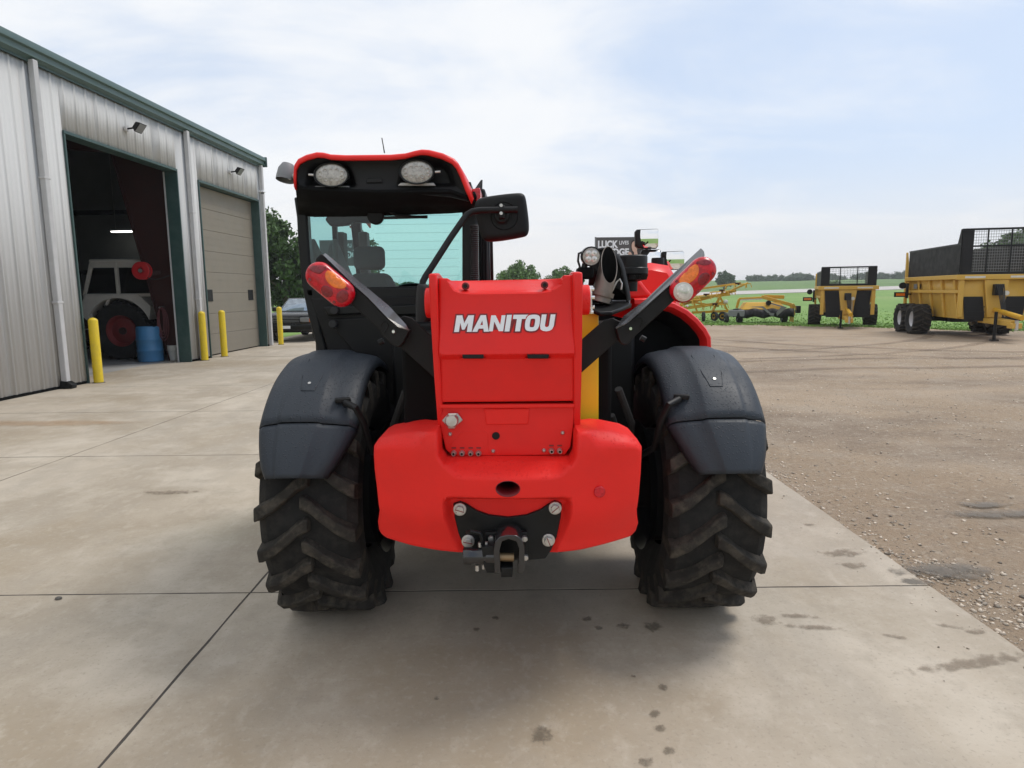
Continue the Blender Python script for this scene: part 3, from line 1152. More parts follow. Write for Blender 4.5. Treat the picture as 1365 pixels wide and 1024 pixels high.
# bollards
bp_ = [(-7.80, 12.36, 'yellow steel bollard at the near side of the open workshop door'),
       (-7.66, 16.42, 'yellow steel bollard between the two workshop doors, beside the open one'),
       (-7.60, 17.42, 'yellow steel bollard standing in front of the left edge of the closed door'),
       (-7.46, 21.35, 'yellow steel bollard at the far corner of the workshop next to the parked truck')]
for x_, y_, lb in bp_:
    b_ = thing('bollard', lb, 'bollard', (x_, y_, 0), group='yellow bollards along the workshop')
    if 'bm_' in globals():
        o = bm_.copy()
        COL.objects.link(o)
        o.parent = b_
        o2 = bm2_.copy()
        COL.objects.link(o2)
        o2.parent = b_
    else:
        prof = [(.082, .01), (.082, 1.16)] + [(.082 * math.cos(R(t)), 1.16 + .062 * math.sin(R(t))) for t in range(15, 91, 15)]
        bm_ = MB().lathe(prof, (0, 0, 0), (0, 0, 1), 24).build('post', M['bollard'], b_)
        bm2_ = MB().lathe([(.0, .012), (.10, .010), (.115, .001)], (0, 0, 0), (0, 0, 1), 24).build('base_collar', M['joint'], b_)

# things inside the workshop
t_ = thing('oil_drum', 'blue plastic drum standing just inside the open door', 'drum', (-8.98, 16.38, 0))
prof = [(.0, .0), (.27, .0), (.29, .02), (.29, .25), (.302, .27), (.302, .29), (.29, .31), (.29, .52), (.302, .54), (.302, .56), (.29, .58), (.285, .82), (.27, .86), (.26, .84), (0, .84)]
MB().lathe(prof, (0, 0, 0), (0, 0, 1), 32).build('barrel', M['drum'], t_)
MB().cyl((.12, .05, .835), (.12, .05, .865), .035).build('bung', M['black'], t_)
t_ = thing('pail', 'small white plastic pail beside the blue drum', 'pail', (-8.50, 16.56, 0))
MB().lathe([(0, 0), (.105, 0), (.125, .22), (.133, .225), (.133, .24), (.126, .245), (.128, .28), (.136, .285), (.136, .30), (.130, .305), (.134, .36), (.14, .365), (.14, .38), (.12, .38), (.1, .05), (0, .05)], (0, 0, 0), (0, 0, 1), 24).build('bucket', M['pail'], t_)
MB().tube([(.135, 0, .33), (.1, -.12, .26), (0, -.16, .22), (-.1, -.12, .26), (-.135, 0, .33)], .005, 6).build('handle', M['steel'], t_)
rl = P(190, 361, 16.3)
t_ = thing('hose_reel', 'red hose reel mounted on the dark red steel column inside the door', 'hose reel', tuple(rl), world=True)
mb = MB()
mb.lathe([(.19, 0), (.215, .01), (.215, .025), (.08, .03), (.08, .13), (.215, .135), (.215, .15), (.19, .16), (.0, .16)], rl + Vector((0, -.1, 0)), (0, 1, 0), 28)
mb.build('reel', M['reel'], t_)
MB().lathe([(.175, .035), (.19, .06), (.19, .10), (.175, .125)], rl + Vector((0, -.1, 0)), (0, 1, 0), 28).build('wound_hose', M['rubber_clean'], t_)
MB().cyl(rl + Vector((0, -.125, 0)), rl + Vector((0, -.09, 0)), .045).build('hub', M['steel'], t_)
MB().bar(rl + Vector((0, .06, -.05)), rl + Vector((.35, .15, -.05)), .05, .1).build('bracket', M['primer'], t_)
MB().tube([rl + Vector((.12, -.02, -.17)), rl + Vector((.3, -.03, -.22)), rl + Vector((.5, 0, -.17)), rl + Vector((.62, .05, -.12))], .012).build('hose_end', M['rubber_clean'], t_)
hz = P(214, 410, 16.4)
t_ = thing('hanging_hoses', 'dusty red coiled air hoses hanging on the column above the pail', 'hose', tuple(hz), world=True)
mb = MB()
for k in range(4):
    a_ = .05 + .012 * k
    h_ = .30 + .035 * k
    pts = [hz + Vector((a_ * math.sin(2 * PI * i / 20) * (1 + .2 * k) + .02 * k, -.02 * k, -h_ + h_ * math.cos(2 * PI * i / 20))) for i in range(21)]
    mb.tube(pts, .012, 6, cap=False)
mb.build('hose', mat('dusty_red_hose', (.13, .04, .042), .7), t_)
MB().cyl(hz + Vector((0, -.05, 0)), hz + Vector((0, .12, .0)), .025).build('hook', M['steel'], t_)
lt = P(168, 308, 20.2)
t_ = thing('shop_light', 'lit fluorescent strip light hanging at the back of the workshop', 'light', tuple(lt), world=True)
mb = MB()
for k in (-1, 1):
    mb.cyl(lt + Vector((-.42, .05 * k, -.02)), lt + Vector((.42, .05 * k, -.02)), .02)
mb.build('tube', M['tube'], t_)
MB().prism([lt + Vector((-.45, -.13, .0)), lt + Vector((-.45, -.04, .06)), lt + Vector((-.45, .04, .06)), lt + Vector((-.45, .13, .0)), lt + Vector((-.45, .0, .045))], (.9, 0, 0)).build('shade', M['white'], t_)
mb = MB()
for k in (-.3, .3):
    mb.cyl(lt + Vector((k, 0, .06)), lt + Vector((k, 0, 2.2)), .006, n=6)
mb.build('hanger', M['steel'], t_)


# ------------------------------------------------------------------ wheels
def _w(mb, out_, c, ground):
    for q in mb.v:
        x, y, z = q[0] + c.x, q[1] + c.y, q[2] + c.z
        if ground is not None and z < ground + .05:
            t = (ground + .05 - z)
            x += math.copysign(min(t, .04) * .5, q[0])
            z = max(z, ground + .001 + .0001 * (abs(q[0]) * 10))
        out_.append((x, y, z))
    mb.v = out_


def wheel(parent, c, axis_sign, Rr, W, lugs, rim_m, tyre_m, rim_r, lug_h=.045, ground=None, lug_w=.053, local=False, yaw_axis=(1, 0, 0), name='wheel', slope=.245, n=64):
    """agricultural wheel: part wheel (hub) with sub-parts tyre and rim; axle along X"""
    c = Vector(c)
    lugm = MB()
    hub = MB().lathe([(0, .03), (.10, .03), (.11, 0), (.11, -.04)], c + Vector((axis_sign * W * .12, 0, 0)), (axis_sign, 0, 0), 20).build(name, M['black_satin'], parent)
    Rt = Rr - lug_h
    hw = W / 2
    prof = [(rim_r, -hw * .72), (rim_r + .03, -hw * .80), (Rr * .72, -hw * 1.0), (Rr * .86, -hw * .985), (Rt - .035, -hw * .95), (Rt - .010, -hw * .80), (Rt - .002, -hw * .4), (Rt, 0),
            (Rt - .002, hw * .4), (Rt - .010, hw * .80), (Rt - .035, hw * .95), (Rr * .86, hw * .985), (Rr * .72, hw * 1.0), (rim_r + .03, hw * .80), (rim_r, hw * .72)]
    mb = MB().lathe(prof, (0, 0, 0), (1, 0, 0), n)
    # the frame used by lathe: rebuild as plain YZ coordinates for the lugs
    def pt(x, r_, a):
        return (x, -r_ * math.cos(a), r_ * math.sin(a))       # a = 0 towards the viewer, positive up

    if lugs:
        for s in (-1, 1):
            for k in range(lugs):
                a0 = 2 * PI * (k + (.5 if s > 0 else 0)) / lugs
                sec = []
                for x_, da, top, wd in ((-.09, .012, 0.45, .75), (-.07, .012, 0.9, .95), (.0, .008, 1, 1.1), (.16, -.03, 1, 1.05), (.36, -.105, 1, 1.0), (.62, -.19, .98, 1.05), (.88, -.25, .92, 1.1), (.985, -.27, .62, 1.15), (1.0, -.275, -.6, 1.2)):
                    X_ = s * x_ * hw
                    rb = Rt - .012 if x_ < .93 else Rt - .07
                    rt_ = Rt - .004 + lug_h * top
                    if x_ > .99:
                        rb, rt_ = Rt - .11, Rt - .055
                    aa = a0 + da * slope / .27
                    hb, ht = lug_w * wd * .72 / Rr, lug_w * wd * .45 / Rr
                    sec.append([pt(X_, rb, aa - hb), pt(X_, rt_ - .006, aa - ht - .008), pt(X_, rt_, aa - ht + .004), pt(X_, rt_, aa + ht - .004), pt(X_, rt_ - .006, aa + ht + .008), pt(X_, rb, aa + hb)])
                vs = [q for r_ in sec for q in r_]
                fs = []
                for i in range(len(sec) - 1):
                    for j in range(5):
                        fs.append((i * 6 + j, i * 6 + j + 1, i * 6 + j + 7, i * 6 + j + 6))
                fs.append(list(range(6)))
                fs.append([(len(sec) - 1) * 6 + j for j in range(5, -1, -1)])
                lugm.add(vs, fs)
    for mb_ in (mb, lugm):
      out_ = []
      _w(mb_, out_, c, ground)
    mb.build('tyre', tyre_m, hub, angle=30)
    if lugs:
        lugm.build('tread_lugs', M['lug'], hub, angle=30, bevel=.006)
    rp = [(.0, -.02), (.10, -.02), (.13, -.05), (rim_r * .62, -.07), (rim_r * .82, -.02), (rim_r * .9, .10), (rim_r - .01, .13), (rim_r + .025, .15), (rim_r + .028, .13), (rim_r - .02, .05), (rim_r - .02, -.2), (rim_r + .026, -.24)]
    k = hw * .72 / .15
    MB().lathe([(a, b * k) for a, b in rp], c, (axis_sign, 0, 0), 36).build('rim', rim_m, hub)
    return hub


# old tractor inside
WY = 17.05
wc = P(166, 441, WY)
tr_ = thing('tractor', 'old tractor with a boxy white cab and red rear wheel parked in the workshop', 'tractor', (wc.x, WY + .7, 0), world=True)
def side_wheel(parent, c, Rr, W, rim_r, name='wheel', toward=-1):
    """wheel with its axle along Y"""
    c = Vector(c)
    hub = MB().lathe([(0, .10), (.09, .10), (.10, .02)], c, (0, toward, 0), 18).build(name, M['primer'], parent)
    hw = W / 2
    mb = MB().lathe([(rim_r, -hw * .7), (Rr * .75, -hw), (Rr - .03, -hw * .95), (Rr, -hw * .7), (Rr, hw * .7), (Rr - .03, hw * .95), (Rr * .75, hw), (rim_r, hw * .7)], c, (0, 1, 0), 48)
    for k in range(20):
        a = 2 * PI * k / 20
        for s in (-1, 1):
            a2 = a + (.15 if s > 0 else 0)
            p0 = c + Vector((math.cos(a2) * Rr, 0, math.sin(a2) * Rr))
            p1 = c + Vector((math.cos(a2 + .2) * (Rr - .02), s * hw, math.sin(a2 + .2) * (Rr - .02)))
            mb.bar(p0, p1, .06, .06, p0 - c)
    mb.v = [(q[0], q[1], max(q[2], .002)) for q in mb.v]
    mb.build('tyre', M['rubber'], hub)
    MB().lathe([(0, .06), (rim_r * .5, .05), (rim_r * .8, .0), (rim_r * .95, .09), (rim_r + .02, .10), (rim_r + .02, -.1)], c, (0, toward, 0), 36).build('rim', M['rim_red'], hub)
    return hub


RW = wc.z
side_wheel(tr_, (wc.x, WY, RW), RW - .002, .42, .40)
side_wheel(tr_, (wc.x, WY + 1.55, RW), RW - .002, .42, .40, toward=1)
for y_ in (WY + .1, WY + 1.5):
    side_wheel(tr_, (wc.x - 2.35, y_, .45), .45, .25, .24, toward=-1 if y_ < WY + 1 else 1)
mb = MB()
for k in range(13):
    pass
fy0, fy1 = WY - .24, WY + .26
arc_ = [(wc.x + (RW + .11) * math.cos(R(a)), wc.z + (RW + .11) * math.sin(R(a))) for a in range(20, 161, 10)]
out_ = [(arc_[0][0] + .08, arc_[0][1] + .05)] + [(wc.x + .86, wc.z + .62), (wc.x + .55, P(220, 392, WY).z), (wc.x - .78, P(120, 394, WY).z), (wc.x - 1.0, wc.z + .5)]
MB().prism([(x, fy0, z) for x, z in arc_ + out_[::-1][:-1]], (0, .5, 0)).build('fender', M['tractor_white'], tr_)
MB().prism([(x, fy0 + 1.55, z) for x, z in arc_ + out_[::-1][:-1]], (0, .5, 0)).build('fender', M['tractor_white'], tr_)
zt = P(165, 351, WY).z
zb = P(120, 394, WY).z
xl0, xl1, xm, xr1, xr0 = P(118, 392, WY).x, P(127, 352, WY).x, P(162, 380, WY).x, P(205, 352, WY).x, P(222, 394, WY).x
for y_ in (WY - .15, WY + 1.55):
    cabp = MB()
    cabp.bar((xl0, y_, zb), (xl1, y_, zt), .07, .07)
    cabp.bar((xr0, y_, zb), (xr1, y_, zt), .07, .07)
    cabp.bar((xm, y_, zb), (xm, y_, zt), .10, .06)
    cabp.bar((xl0, y_, zb), (xr0, y_, zb), .07, .08)
    cabp.bar((xl1, y_, zt - .05), (xr1, y_, zt - .05), .07, .12)
    cabp.bar((xl0, y_, zb), (xl0 + .12, y_, zb - .6), .05, .06)
    cabp.bar((xl0 + .65, y_, zb), (xl0 + .4, y_, zb - .5), .05, .06)
    cabp.build('cab_frame', M['tractor_white'], tr_)
MB().box((xl1 - .05, WY - .2, zt), (xr1 + .05, WY + 1.6, zt + .10)).build('cab_roof', M['tractor_white'], tr_, bevel=.04)
MB().prism([(xl0 + .05, WY - .145, zb + .04), (xm - .05, WY - .145, zb + .04), (xm - .05, WY - .145, zt - .12), (xl1 + .04, WY - .145, zt - .12)], (0, .006, 0)).build('door_glass', M['glass_dark'], tr_)
MB().prism([(xm + .05, WY - .145, zb + .04), (xr0 - .06, WY - .145, zb + .04), (xr1 - .04, WY - .145, zt - .12), (xm + .05, WY - .145, zt - .12)], (0, .006, 0)).build('side_glass', M['glass_dark'], tr_)
MB().box((wc.x - .5, WY + .4, .6), (wc.x + .55, WY + 1.15, 1.25)).build('axle_housing', M['black_deep'], tr_, bevel=.05)
MB().box((wc.x - 3.0, WY + .35, .75), (wc.x - .9, WY + 1.2, 1.5)).build('engine_hood', M['red_dark'], tr_, bevel=.08)
MB().box((wc.x - 1.2, WY + .3, .5), (wc.x - .8, WY - .3 + .3, 1.1)).build('step', M['primer'], tr_, bevel=.02)
MB().bar((wc.x - 1.2, WY - .33, .78), (wc.x - .55, WY - .33, .80), .03, .03).build('drawbar_link', M['steel'], tr_)

# parked black truck seen past the corner
tk = thing('parked_truck', 'black compact pickup truck parked nose-out past the workshop corner', 'truck', (-7.6, 22.5, 0), R(-2))
mb = MB()
prof = [(0, .32), (-.06, .50), (-.08, .62), (-.04, .86), (.06, .93), (1.15, 1.0), (1.3, 1.0), (5.0, 1.0), (5.05, .4), (4.6, .34), (.4, .32)]
body = [(x_, y_, z_) for x_ in (-.86, .86) for y_, z_ in prof]
n = len(prof)
mb.add(body, [list(range(n)), list(range(2 * n - 1, n - 1, -1))] + [(i, i + n, (i + 1) % n + n, (i + 1) % n) for i in range(n)])
mb.build('body', M['truck'], tk, bevel=.05, seg=3)
mb = MB()
cabs = [(-.78, 1.15, .985), (.78, 1.15, .985), (.78, 3.0, .985), (-.78, 3.0, .985), (-.63, 1.85, 1.47), (.63, 1.85, 1.47), (.63, 2.75, 1.47), (-.63, 2.75, 1.47)]
mb.add(cabs, [(0, 1, 5, 4), (1, 2, 6, 5), (2, 3, 7, 6), (3, 0, 4, 7), (4, 5, 6, 7), (3, 2, 1, 0)])
mb.build('cab', M['truck'], tk, bevel=.05, seg=3)
MB().add([(-.68, 1.22, 1.02), (.68, 1.22, 1.02), (.57, 1.79, 1.43), (-.57, 1.79, 1.43)], [(0, 1, 2, 3)]).build('windshield', M['truck_glass'], tk, solid=.01, recalc=False).location = (0, -.012, .012)
for s in (-1, 1):
    MB().add([(s * .772, 1.35, 1.03), (s * .772, 2.85, 1.03), (s * .655, 2.65, 1.42), (s * .655, 1.95, 1.42)], [(0, 1, 2, 3)]).build('side_window', M['truck_glass'], tk, solid=.01, recalc=False).location = (s * .012, 0, .004)
    hl = MB().box((s * .62 - .16, -.095, .68), (s * .62 + .16, -.03, .83)).build('headlight', M['grey_lamp'], tk, bevel=.02)
    MB().box((s * .81 - .04, -.09, .68), (s * .81 + .04, .02, .83)).build('turn_signal', M['lens_amber'], hl, bevel=.015)
    MB().box((s * .98 - .09, 1.38, 1.0), (s * .98 + .09, 1.46, 1.16)).build('mirror', M['truck'], tk, bevel=.03)
g_ = MB().box((-.45, -.10, .66), (.45, -.04, .86)).build('grille', M['black_deep'], tk, bevel=.01)
for z_ in (.69, .745, .80, .845):
    MB().box((-.45, -.112, z_ - .008), (.45, -.10, z_ + .008)).build('grille_bar', M['grey_lamp'], g_)
MB().box((-.88, -.16, .40), (.88, .0, .60)).build('bumper', M['black_satin'], tk, bevel=.04)
MB().box((-.15, -.172, .46), (.15, -.161, .56)).build('licence_plate', M['white'], tk)
MB().box((-.86, -.02, .93), (.86, .0, .938)).build('hood_edge_trim', M['grey_lamp'], tk).location = (0, -.01, .0)
for s in (-1, 1):
    for y_ in (.75, 3.9):
        h_ = MB().cyl((s * .70, y_, .34), (s * .885, y_, .34), .19, n=20).build('wheel', M['grey_lamp'], tk)
        MB().lathe([(.2, -.1), (.30, -.11), (.34, -.08), (.34, .08), (.30, .11), (.2, .1)], (s * .78, y_, .342), (1, 0, 0), 32, closed=True).build('tyre', M['rubber_clean'], h_)

# ================================================================== TELEHANDLER
YA = 3.40                                   # rear axle
th = thing('telehandler', 'red telescopic handler seen from behind with black cab on the concrete apron', 'telehandler', (0, YA, 0), world=True)

# ---- wheels
for s in (-1, 1):
    wheel(th, (s * .92, YA, .605), s, .632, .45, 19, M['black_satin'], M['rubber'], .315, ground=0.0)
    wheel(th, (s * .93, YA + 2.81, .605), s, .632, .45, 20, M['black_satin'], M['rubber'], .315, ground=0.0)

# ---- mudguards
FR = .712


def guard(s, a0, a1, taper, name, parent, n=26, lift=0.0, yc=YA, zc=.605, FR=FR):
    """curved guard over a wheel; a = angle above the horizontal at the viewer's side"""
    prof_ = [(-1.135, -.085), (-1.128, -.045), (-1.105, -.018), (-1.07, -.006), (-1.045, 0.000), (-1.035, 0.001), (-1.024, .0095), (-1.012, .0125), (-.97, .014), (-.90, .014), (-.862, .0125), (-.848, .0095), (-.836, .0), (-.78, -.008), (-.725, -.02), (-.70, -.04), (-.692, -.075)]
    rows_ = []
    for i in range(n + 1):
        a = R(a0 + (a1 - a0) * i / n)
        t = i / n
        row = []
        for x, dr_ in prof_:
            if taper:
                k = (1 - t) * taper
                k2 = (1 - t) ** 4 * .02
                x0, x1 = -1.135 + .035 * (1 - t) + k2, -.692 - k * .10 - k2
                u = (x + 1.135) / (1.135 - .692)
                x = x0 + (x1 - x0) * u
            rr = FR + dr_ + lift
            row.append((-s * x if s > 0 else x, yc - rr * math.cos(a), zc + rr * math.sin(a)))
        rows_.append(row)
    return MB().grid(rows_).build(name, M['fender'], parent, solid=.008, angle=70)


for s in (-1, 1):
    g0 = guard(s, 39.5, 152, 0, 'mudguard', th, n=34)
    guard(s, 19.5, 39.0, 1.0, 'mud_flap', g0, n=12, lift=-.004)
    # moulded panel lines, clip hole, stay
    mb = MB()
    for a_ in (58,):
        pass
    aa = R(57)
    rr = FR + .0138
    c = Vector((s * .93, YA - rr * math.cos(aa), .605 + rr * math.sin(aa)))
    nrm = Vector((0, -math.cos(aa), math.sin(aa)))
    MB().cyl(c + nrm * .0012, c + nrm * .0028, .0075, n=14).build('clip', M['steel'], g0)
    p0 = Vector((s * .735, YA - .60, 1.02))
    rod = [Vector((s * .75, YA - (FR - .015) * math.cos(R(47)), .605 + (FR + .012) * math.sin(R(47)))), Vector((s * .69, YA - .53, 1.12)), Vector((s * .665, YA - .50, 1.05)), Vector((s * .655, YA - .42, .90)), Vector((s * .55, YA - .1, .72))]
    MB().tube(rod, .016, 10).build('stay', M['black'], g0)
    MB().bar(rod[0] + Vector((s * .045, -.002, .01)), rod[0] + Vector((-s * .02, .02, .01)), .04, .022).build('stay_bracket', M['black'], g0, bevel=.006)
    # pressed panel outline on the crown
    vs = []
    for x_, a_ in ((-.985, 74), (-.975, 60), (-.955, 53), (-.90, 53), (-.885, 60), (-.875, 74)):
        a_ = R(a_)
        r2 = FR + .0146
        vs.append(Vector((-s * x_ if s > 0 else x_, YA - r2 * math.cos(a_), .605 + r2 * math.sin(a_))))
    MB().tube(vs, .0028, 6).build('moulded_line', M['fender'], g0)
    guard(s, 15, 165, 0, 'front_mudguard', th, n=20, yc=YA + 2.81)

# ---- counterweight
def yb(x, z=None):
    return 2.43 + .15 * np.abs((np.asarray(x) + .02) / .55) ** 2.2


def B(px):
    r_ = []
    for q in px:
        x, y = q[0], q[1]
        Y_ = float(yb((x - 682) * 2.5 / 880))
        w_ = P(x, y, q[2] if len(q) > 2 else Y_ + (.06 if y < 595 and not 580 < x < 772 else .02))
        r_.append((w_.x, w_.z))
    return r_


half = [(577, 573), (540, 577), (512, 582.5), (503, 587), (498.5, 594), (497, 606), (498, 626), (501, 650), (503, 670), (504.5, 682), (503, 690), (500.8, 700), (501, 712), (504, 720), (512, 725), (545, 734), (580, 740), (618, 743.5), (680, 744.5),
        (740, 743), (775, 739), (802, 733), (843, 722), (851, 715), (853.5, 702), (851, 690), (850, 680), (852.5, 660), (855, 630), (856, 606), (854.5, 594), (850, 586), (838, 580.5), (810, 575), (776, 572)]
cw_out = half + [(770, 575), (768, 582), (764, 600, 2.58), (759, 609.5, 2.58), (596, 609.5, 2.58), (589, 599, 2.58), (584, 582), (582, 575)]
OUT = B(cw_out)
NOTCH = B([(572, 540), (577, 566), (584, 590), (590, 612), (597, 627), (606, 634.5), (620, 637), (735, 637), (748, 634), (757, 626), (764, 610), (769, 588), (774, 566), (780, 540)])
RECESS = B([(602, 659.5), (592, 662), (589, 670), (591, 692), (600, 722), (613, 752), (613, 762), (741, 762), (741, 752), (754, 722), (762, 692), (764, 670), (761, 662), (751, 659.5)])
HOLE = [(P(677 + 16.5 * math.cos(t), 651 + 10.8 * math.sin(t), 2.44).x, P(677 + 16.5 * math.cos(t), 651 + 10.8 * math.sin(t), 2.44).z) for t in [2 * PI * k / 28 for k in range(28)]]


def cw_y(x, z, sd_):
    p = np.stack([x, z], 1)
    base = yb(x) + .05 * sstep(z, .78, .60) + .03 * sstep(z, 1.0, 1.16)
    r_ = .020 + .050 * sstep(z, .97, 1.05) * sstep(np.abs(x + .02), .30, .36)
    dep = rnd(sd_, r_)
    n_ = np.maximum(sdf_poly(p, NOTCH), 0)
    dep = np.maximum(dep, .115 * sstep(n_, -.006, .075))
    k_ = np.maximum(sdf_poly(p, RECESS), 0)
    kf = sstep(k_, 0, .032)
    y_ = base + dep
    return np.where(k_ > 0, y_ * (1 - kf) + kf * np.maximum(2.515, y_ * 0 + 2.515), y_)


cw = hf(OUT, cw_y, holes=[HOLE], cell=.018, back=.22, rings=(.002, .005, .009, .014, .020, .028, .040, .055, .075),
        loops=[(NOTCH, (-.006, .002, .010, .020, .032, .045, .06, .075)), (RECESS, (-.004, .002, .007, .012, .018, .024, .032, .038)), (HOLE, (-.006, -.014))]).build('counterweight', M['red_plain'], th, angle=50)
hc = P(677, 651, 2.50)
hole3 = [Vector((q[0], float(cw_y(np.array([q[0]]), np.array([q[1]]), np.array([.2]))[0]) - .001, q[1])) for q in HOLE]
mb = MB()
rows_ = [[q for q in hole3 + hole3[:1]], [q + Vector((0, .16, .01)) for q in hole3 + hole3[:1]]]
mb.grid(rows_)
mb.build('tow_pin_bore', M['red_dark'], cw, solid=.002)
MB().add([q + Vector((0, .155, .01)) for q in hole3], [list(range(len(hole3)))]).build('bore_end', M['black_deep'], cw, recalc=False)
q_ = P(799, 655.5, float(yb(.33)))
MB().cyl(q_ + Vector((0, .012, 0)), q_ + Vector((0, -.008, 0)), .0225, n=24).build('plug', M['lens_red'], cw, bevel=.003)
MB().box((-.42, 2.66, .66), (.38, 2.95, .98)).build('counterweight_core', M['black_deep'], cw)

# ---- hitch
HY = 2.500
hp = MB().plate([(604, 672), (613, 669), (621, 672), (635, 681), (651.5, 687), (677.5, 690), (702, 687), (720, 680), (732, 672), (740, 668), (749, 672), (747.5, 690), (742, 716.5), (735, 733), (727, 745), (703, 747), (640, 747), (622, 740), (611, 711), (606, 690)], HY, .02).build('hitch_plate', M['black_satin'], th, bevel=.003)
for x_, y_, a_ in ((613, 678.7, .3), (740, 677, -.7), (624, 721, .2), (731, 719.7, 1.2)):
    c = P(x_, y_, HY)
    b_ = MB().cyl(c + Vector((0, .004, 0)), c + Vector((0, -.007, 0)), .026, n=28).build('bolt', M['steel'], hp, bevel=.002)
    MB().cyl(c + Vector((0, -.007, 0)), c + Vector((0, -.024, 0)), .0185, n=6).build('bolt_head', M['steel'], b_, bevel=.002)
    MB().bar(c + Vector((-.018 * math.cos(a_), -.0245, .018 * math.sin(a_))), c + Vector((.018 * math.cos(a_), -.0245, -.018 * math.sin(a_))), .003, .0015, (0, 1, 0)).build('paint_mark', M['red_dark'], b_)
hb = MB()
# pick-up jaw: arched U with side cheeks
jaw = []
for x_, y_ in ((659, 765), (658, 735), (660, 722), (666, 716), (676, 713.5), (688, 714), (695, 718), (699, 728), (699.5, 760), (696, 766), (690, 764), (692, 732), (688, 722), (678, 719), (669, 722), (666, 734), (667, 765)):
    jaw.append(P(x_, y_, 2.36))
hb.prism(jaw, (0, .115, 0))
hitch = hb.build('hitch_jaw', M['black_gloss'], hp, bevel=.003)
MB().plate([(646, 710), (703, 709), (703, 745), (646, 745)], 2.475, .028).build('mounting_flange', M['black_satin'], hitch, bevel=.004)
for x_, y_ in ((654.5, 717), (699.5, 717), (700.5, 742)):
    c = P(x_, y_, 2.475)
    MB().cyl(c, c + Vector((0, -.018, 0)), .0115, n=6).build('flange_bolt', M['steel'], hitch, bevel=.001)
MB().cyl(P(665, 742.5, 2.40), P(685, 743, 2.40), .0165, n=18).build('hitch_pin', mat('worn_bronze_pin', (.26, .18, .10), .45, metal=.7, var=.3), hitch)
MB().plate([(667, 757), (684, 757), (683, 770), (668, 770)], 2.37, .07).build('jaw_floor', M['black_satin'], hitch, bevel=.003)
c0, c1 = P(617.5, 741, 2.42), P(659, 741, 2.42)
MB().lathe([(0, 0), (.031, 0), (.034, .004), (.034, .03), (.031, .034), (.031, .085), (.034, .09), (.034, (c1 - c0).length), (0, (c1 - c0).length)], c0, c1 - c0, 24).build('actuator', M['black_gloss'], hitch)
mb = MB()
for x_, y_, h_, r_ in ((640, 726, .018, .008), (648.5, 725, .016, .006), (636, 757, .022, .008), (644.5, 755.5, .018, .006), (650, 761, .006, .005)):
    c = P(x_, y_, 2.42)
    mb.cyl(c + Vector((0, 0, -h_ / 2)), c + Vector((0, 0, h_ / 2)), r_, n=12)
mb.build('fittings', M['steel'], hitch)
mb = MB()
mb.plate([(642, 730), (659, 728), (659, 764), (649, 764), (645, 755)], 2.39, .06)
mb.tube([P(623, 710, 2.44), P(628, 708.5, 2.42), P(640, 711, 2.42), P(643, 718, 2.42), P(641, 726, 2.42)], .008, 10)
mb.build('actuator_bracket', M['black_satin'], hitch, bevel=.003)

# ---- boom end: side plates, cover, lower panel
BX0, BX1 = -.288, .245
def ybx(z):
    return 2.50 + .10 * (1.68 - z) / .58


for nm, pxs in (('L', 0), ('R', 1)):
    if pxs == 0:
        xt, xb = P(571, 372, 2.49), P(584, 600, 2.6)
        xw = (.030, .024)
    else:
        xt, xb = P(764, 368, 2.49), P(765, 600, 2.6)
        xw = (.036, .028)
    f = [(2.50, 1.690), (2.492, 1.640), (2.52, 1.45), (2.555, 1.28), (2.60, 1.13), (2.615, 1.03)]
    poly0, poly1 = [], []
    for Y_, z_ in f:
        t = (1.69 - z_) / .66
        x0 = xt.x + (xb.x - xt.x) * t
        poly0.append((x0, Y_, z_))
        poly1.append((x0 + xw[0] + (xw[1] - xw[0]) * t, Y_, z_))
    x0 = poly0[-1][0]
    backs = [(3.0, 1.03), (3.1, 1.35), (2.95, 1.66), (2.62, 1.695)]
    bx0, bx1 = poly0[0][0], poly1[0][0]
    poly0 += [(bx0 if z_ > 1.2 else x0, Y_, z_) for Y_, z_ in backs]
    poly1 += [(bx1 if z_ > 1.2 else poly1[5][0], Y_, z_) for Y_, z_ in backs]
    n = len(poly0)
    MB().add(poly0 + poly1, [list(range(n)), list(range(2 * n - 1, n - 1, -1))] + [(i, i + n, (i + 1) % n + n, (i + 1) % n) for i in range(n)]).build('boom_side_plate', M['red'], th, bevel=.007)

CO = XZ([(584.5, 371), (596, 371), (600, 374), (748, 371), (752, 367), (763.5, 366.5), (765, 420), (765.5, 470), (766, 537.5), (587, 539), (586, 470), (585, 420)], 2.545)
DIP = XZ([(594, 355), (596.5, 372), (600, 380), (606, 387), (614, 390), (630, 391.2), (720, 390), (735, 387.5), (743, 382.5), (748, 376), (752, 366), (754, 355)], 2.545)
zc0, zc1 = P(675, 472, 2.53).z, P(675, 478, 2.55).z


def cov_y(x, z, sd_):
    p = np.stack([x, z], 1)
    up_ = 2.545 - .030 * np.clip((1.60 - z) / (1.60 - zc0), 0, 1) ** 1.5
    base = np.where(z > zc0, up_, np.where(z > zc1, up_ + (zc0 - z) / (zc0 - zc1) * .034, 2.55 + .045 * (zc1 - z) / .22))
    k_ = np.maximum(sdf_poly(p, DIP), 0)
    return base + rnd(sd_, .008) + np.where(k_ > 0, .012 * sstep(k_, 0, .012) + k_ * 2.4, 0) + .0015 * np.sin(x * 9)


cv = hf(CO, cov_y, cell=.02, back=.02, rings=(.0015, .004, .008, .012), loops=[(DIP, (-.004, .002, .007, .012, .025)), ([(BX0 - .05, zc0), (BX1 + .05, zc0), (BX1 + .05, zc1), (BX0 - .05, zc1)], (-.003, .001, .003))]).build('boom_end_cover', M['red'], th, angle=24)
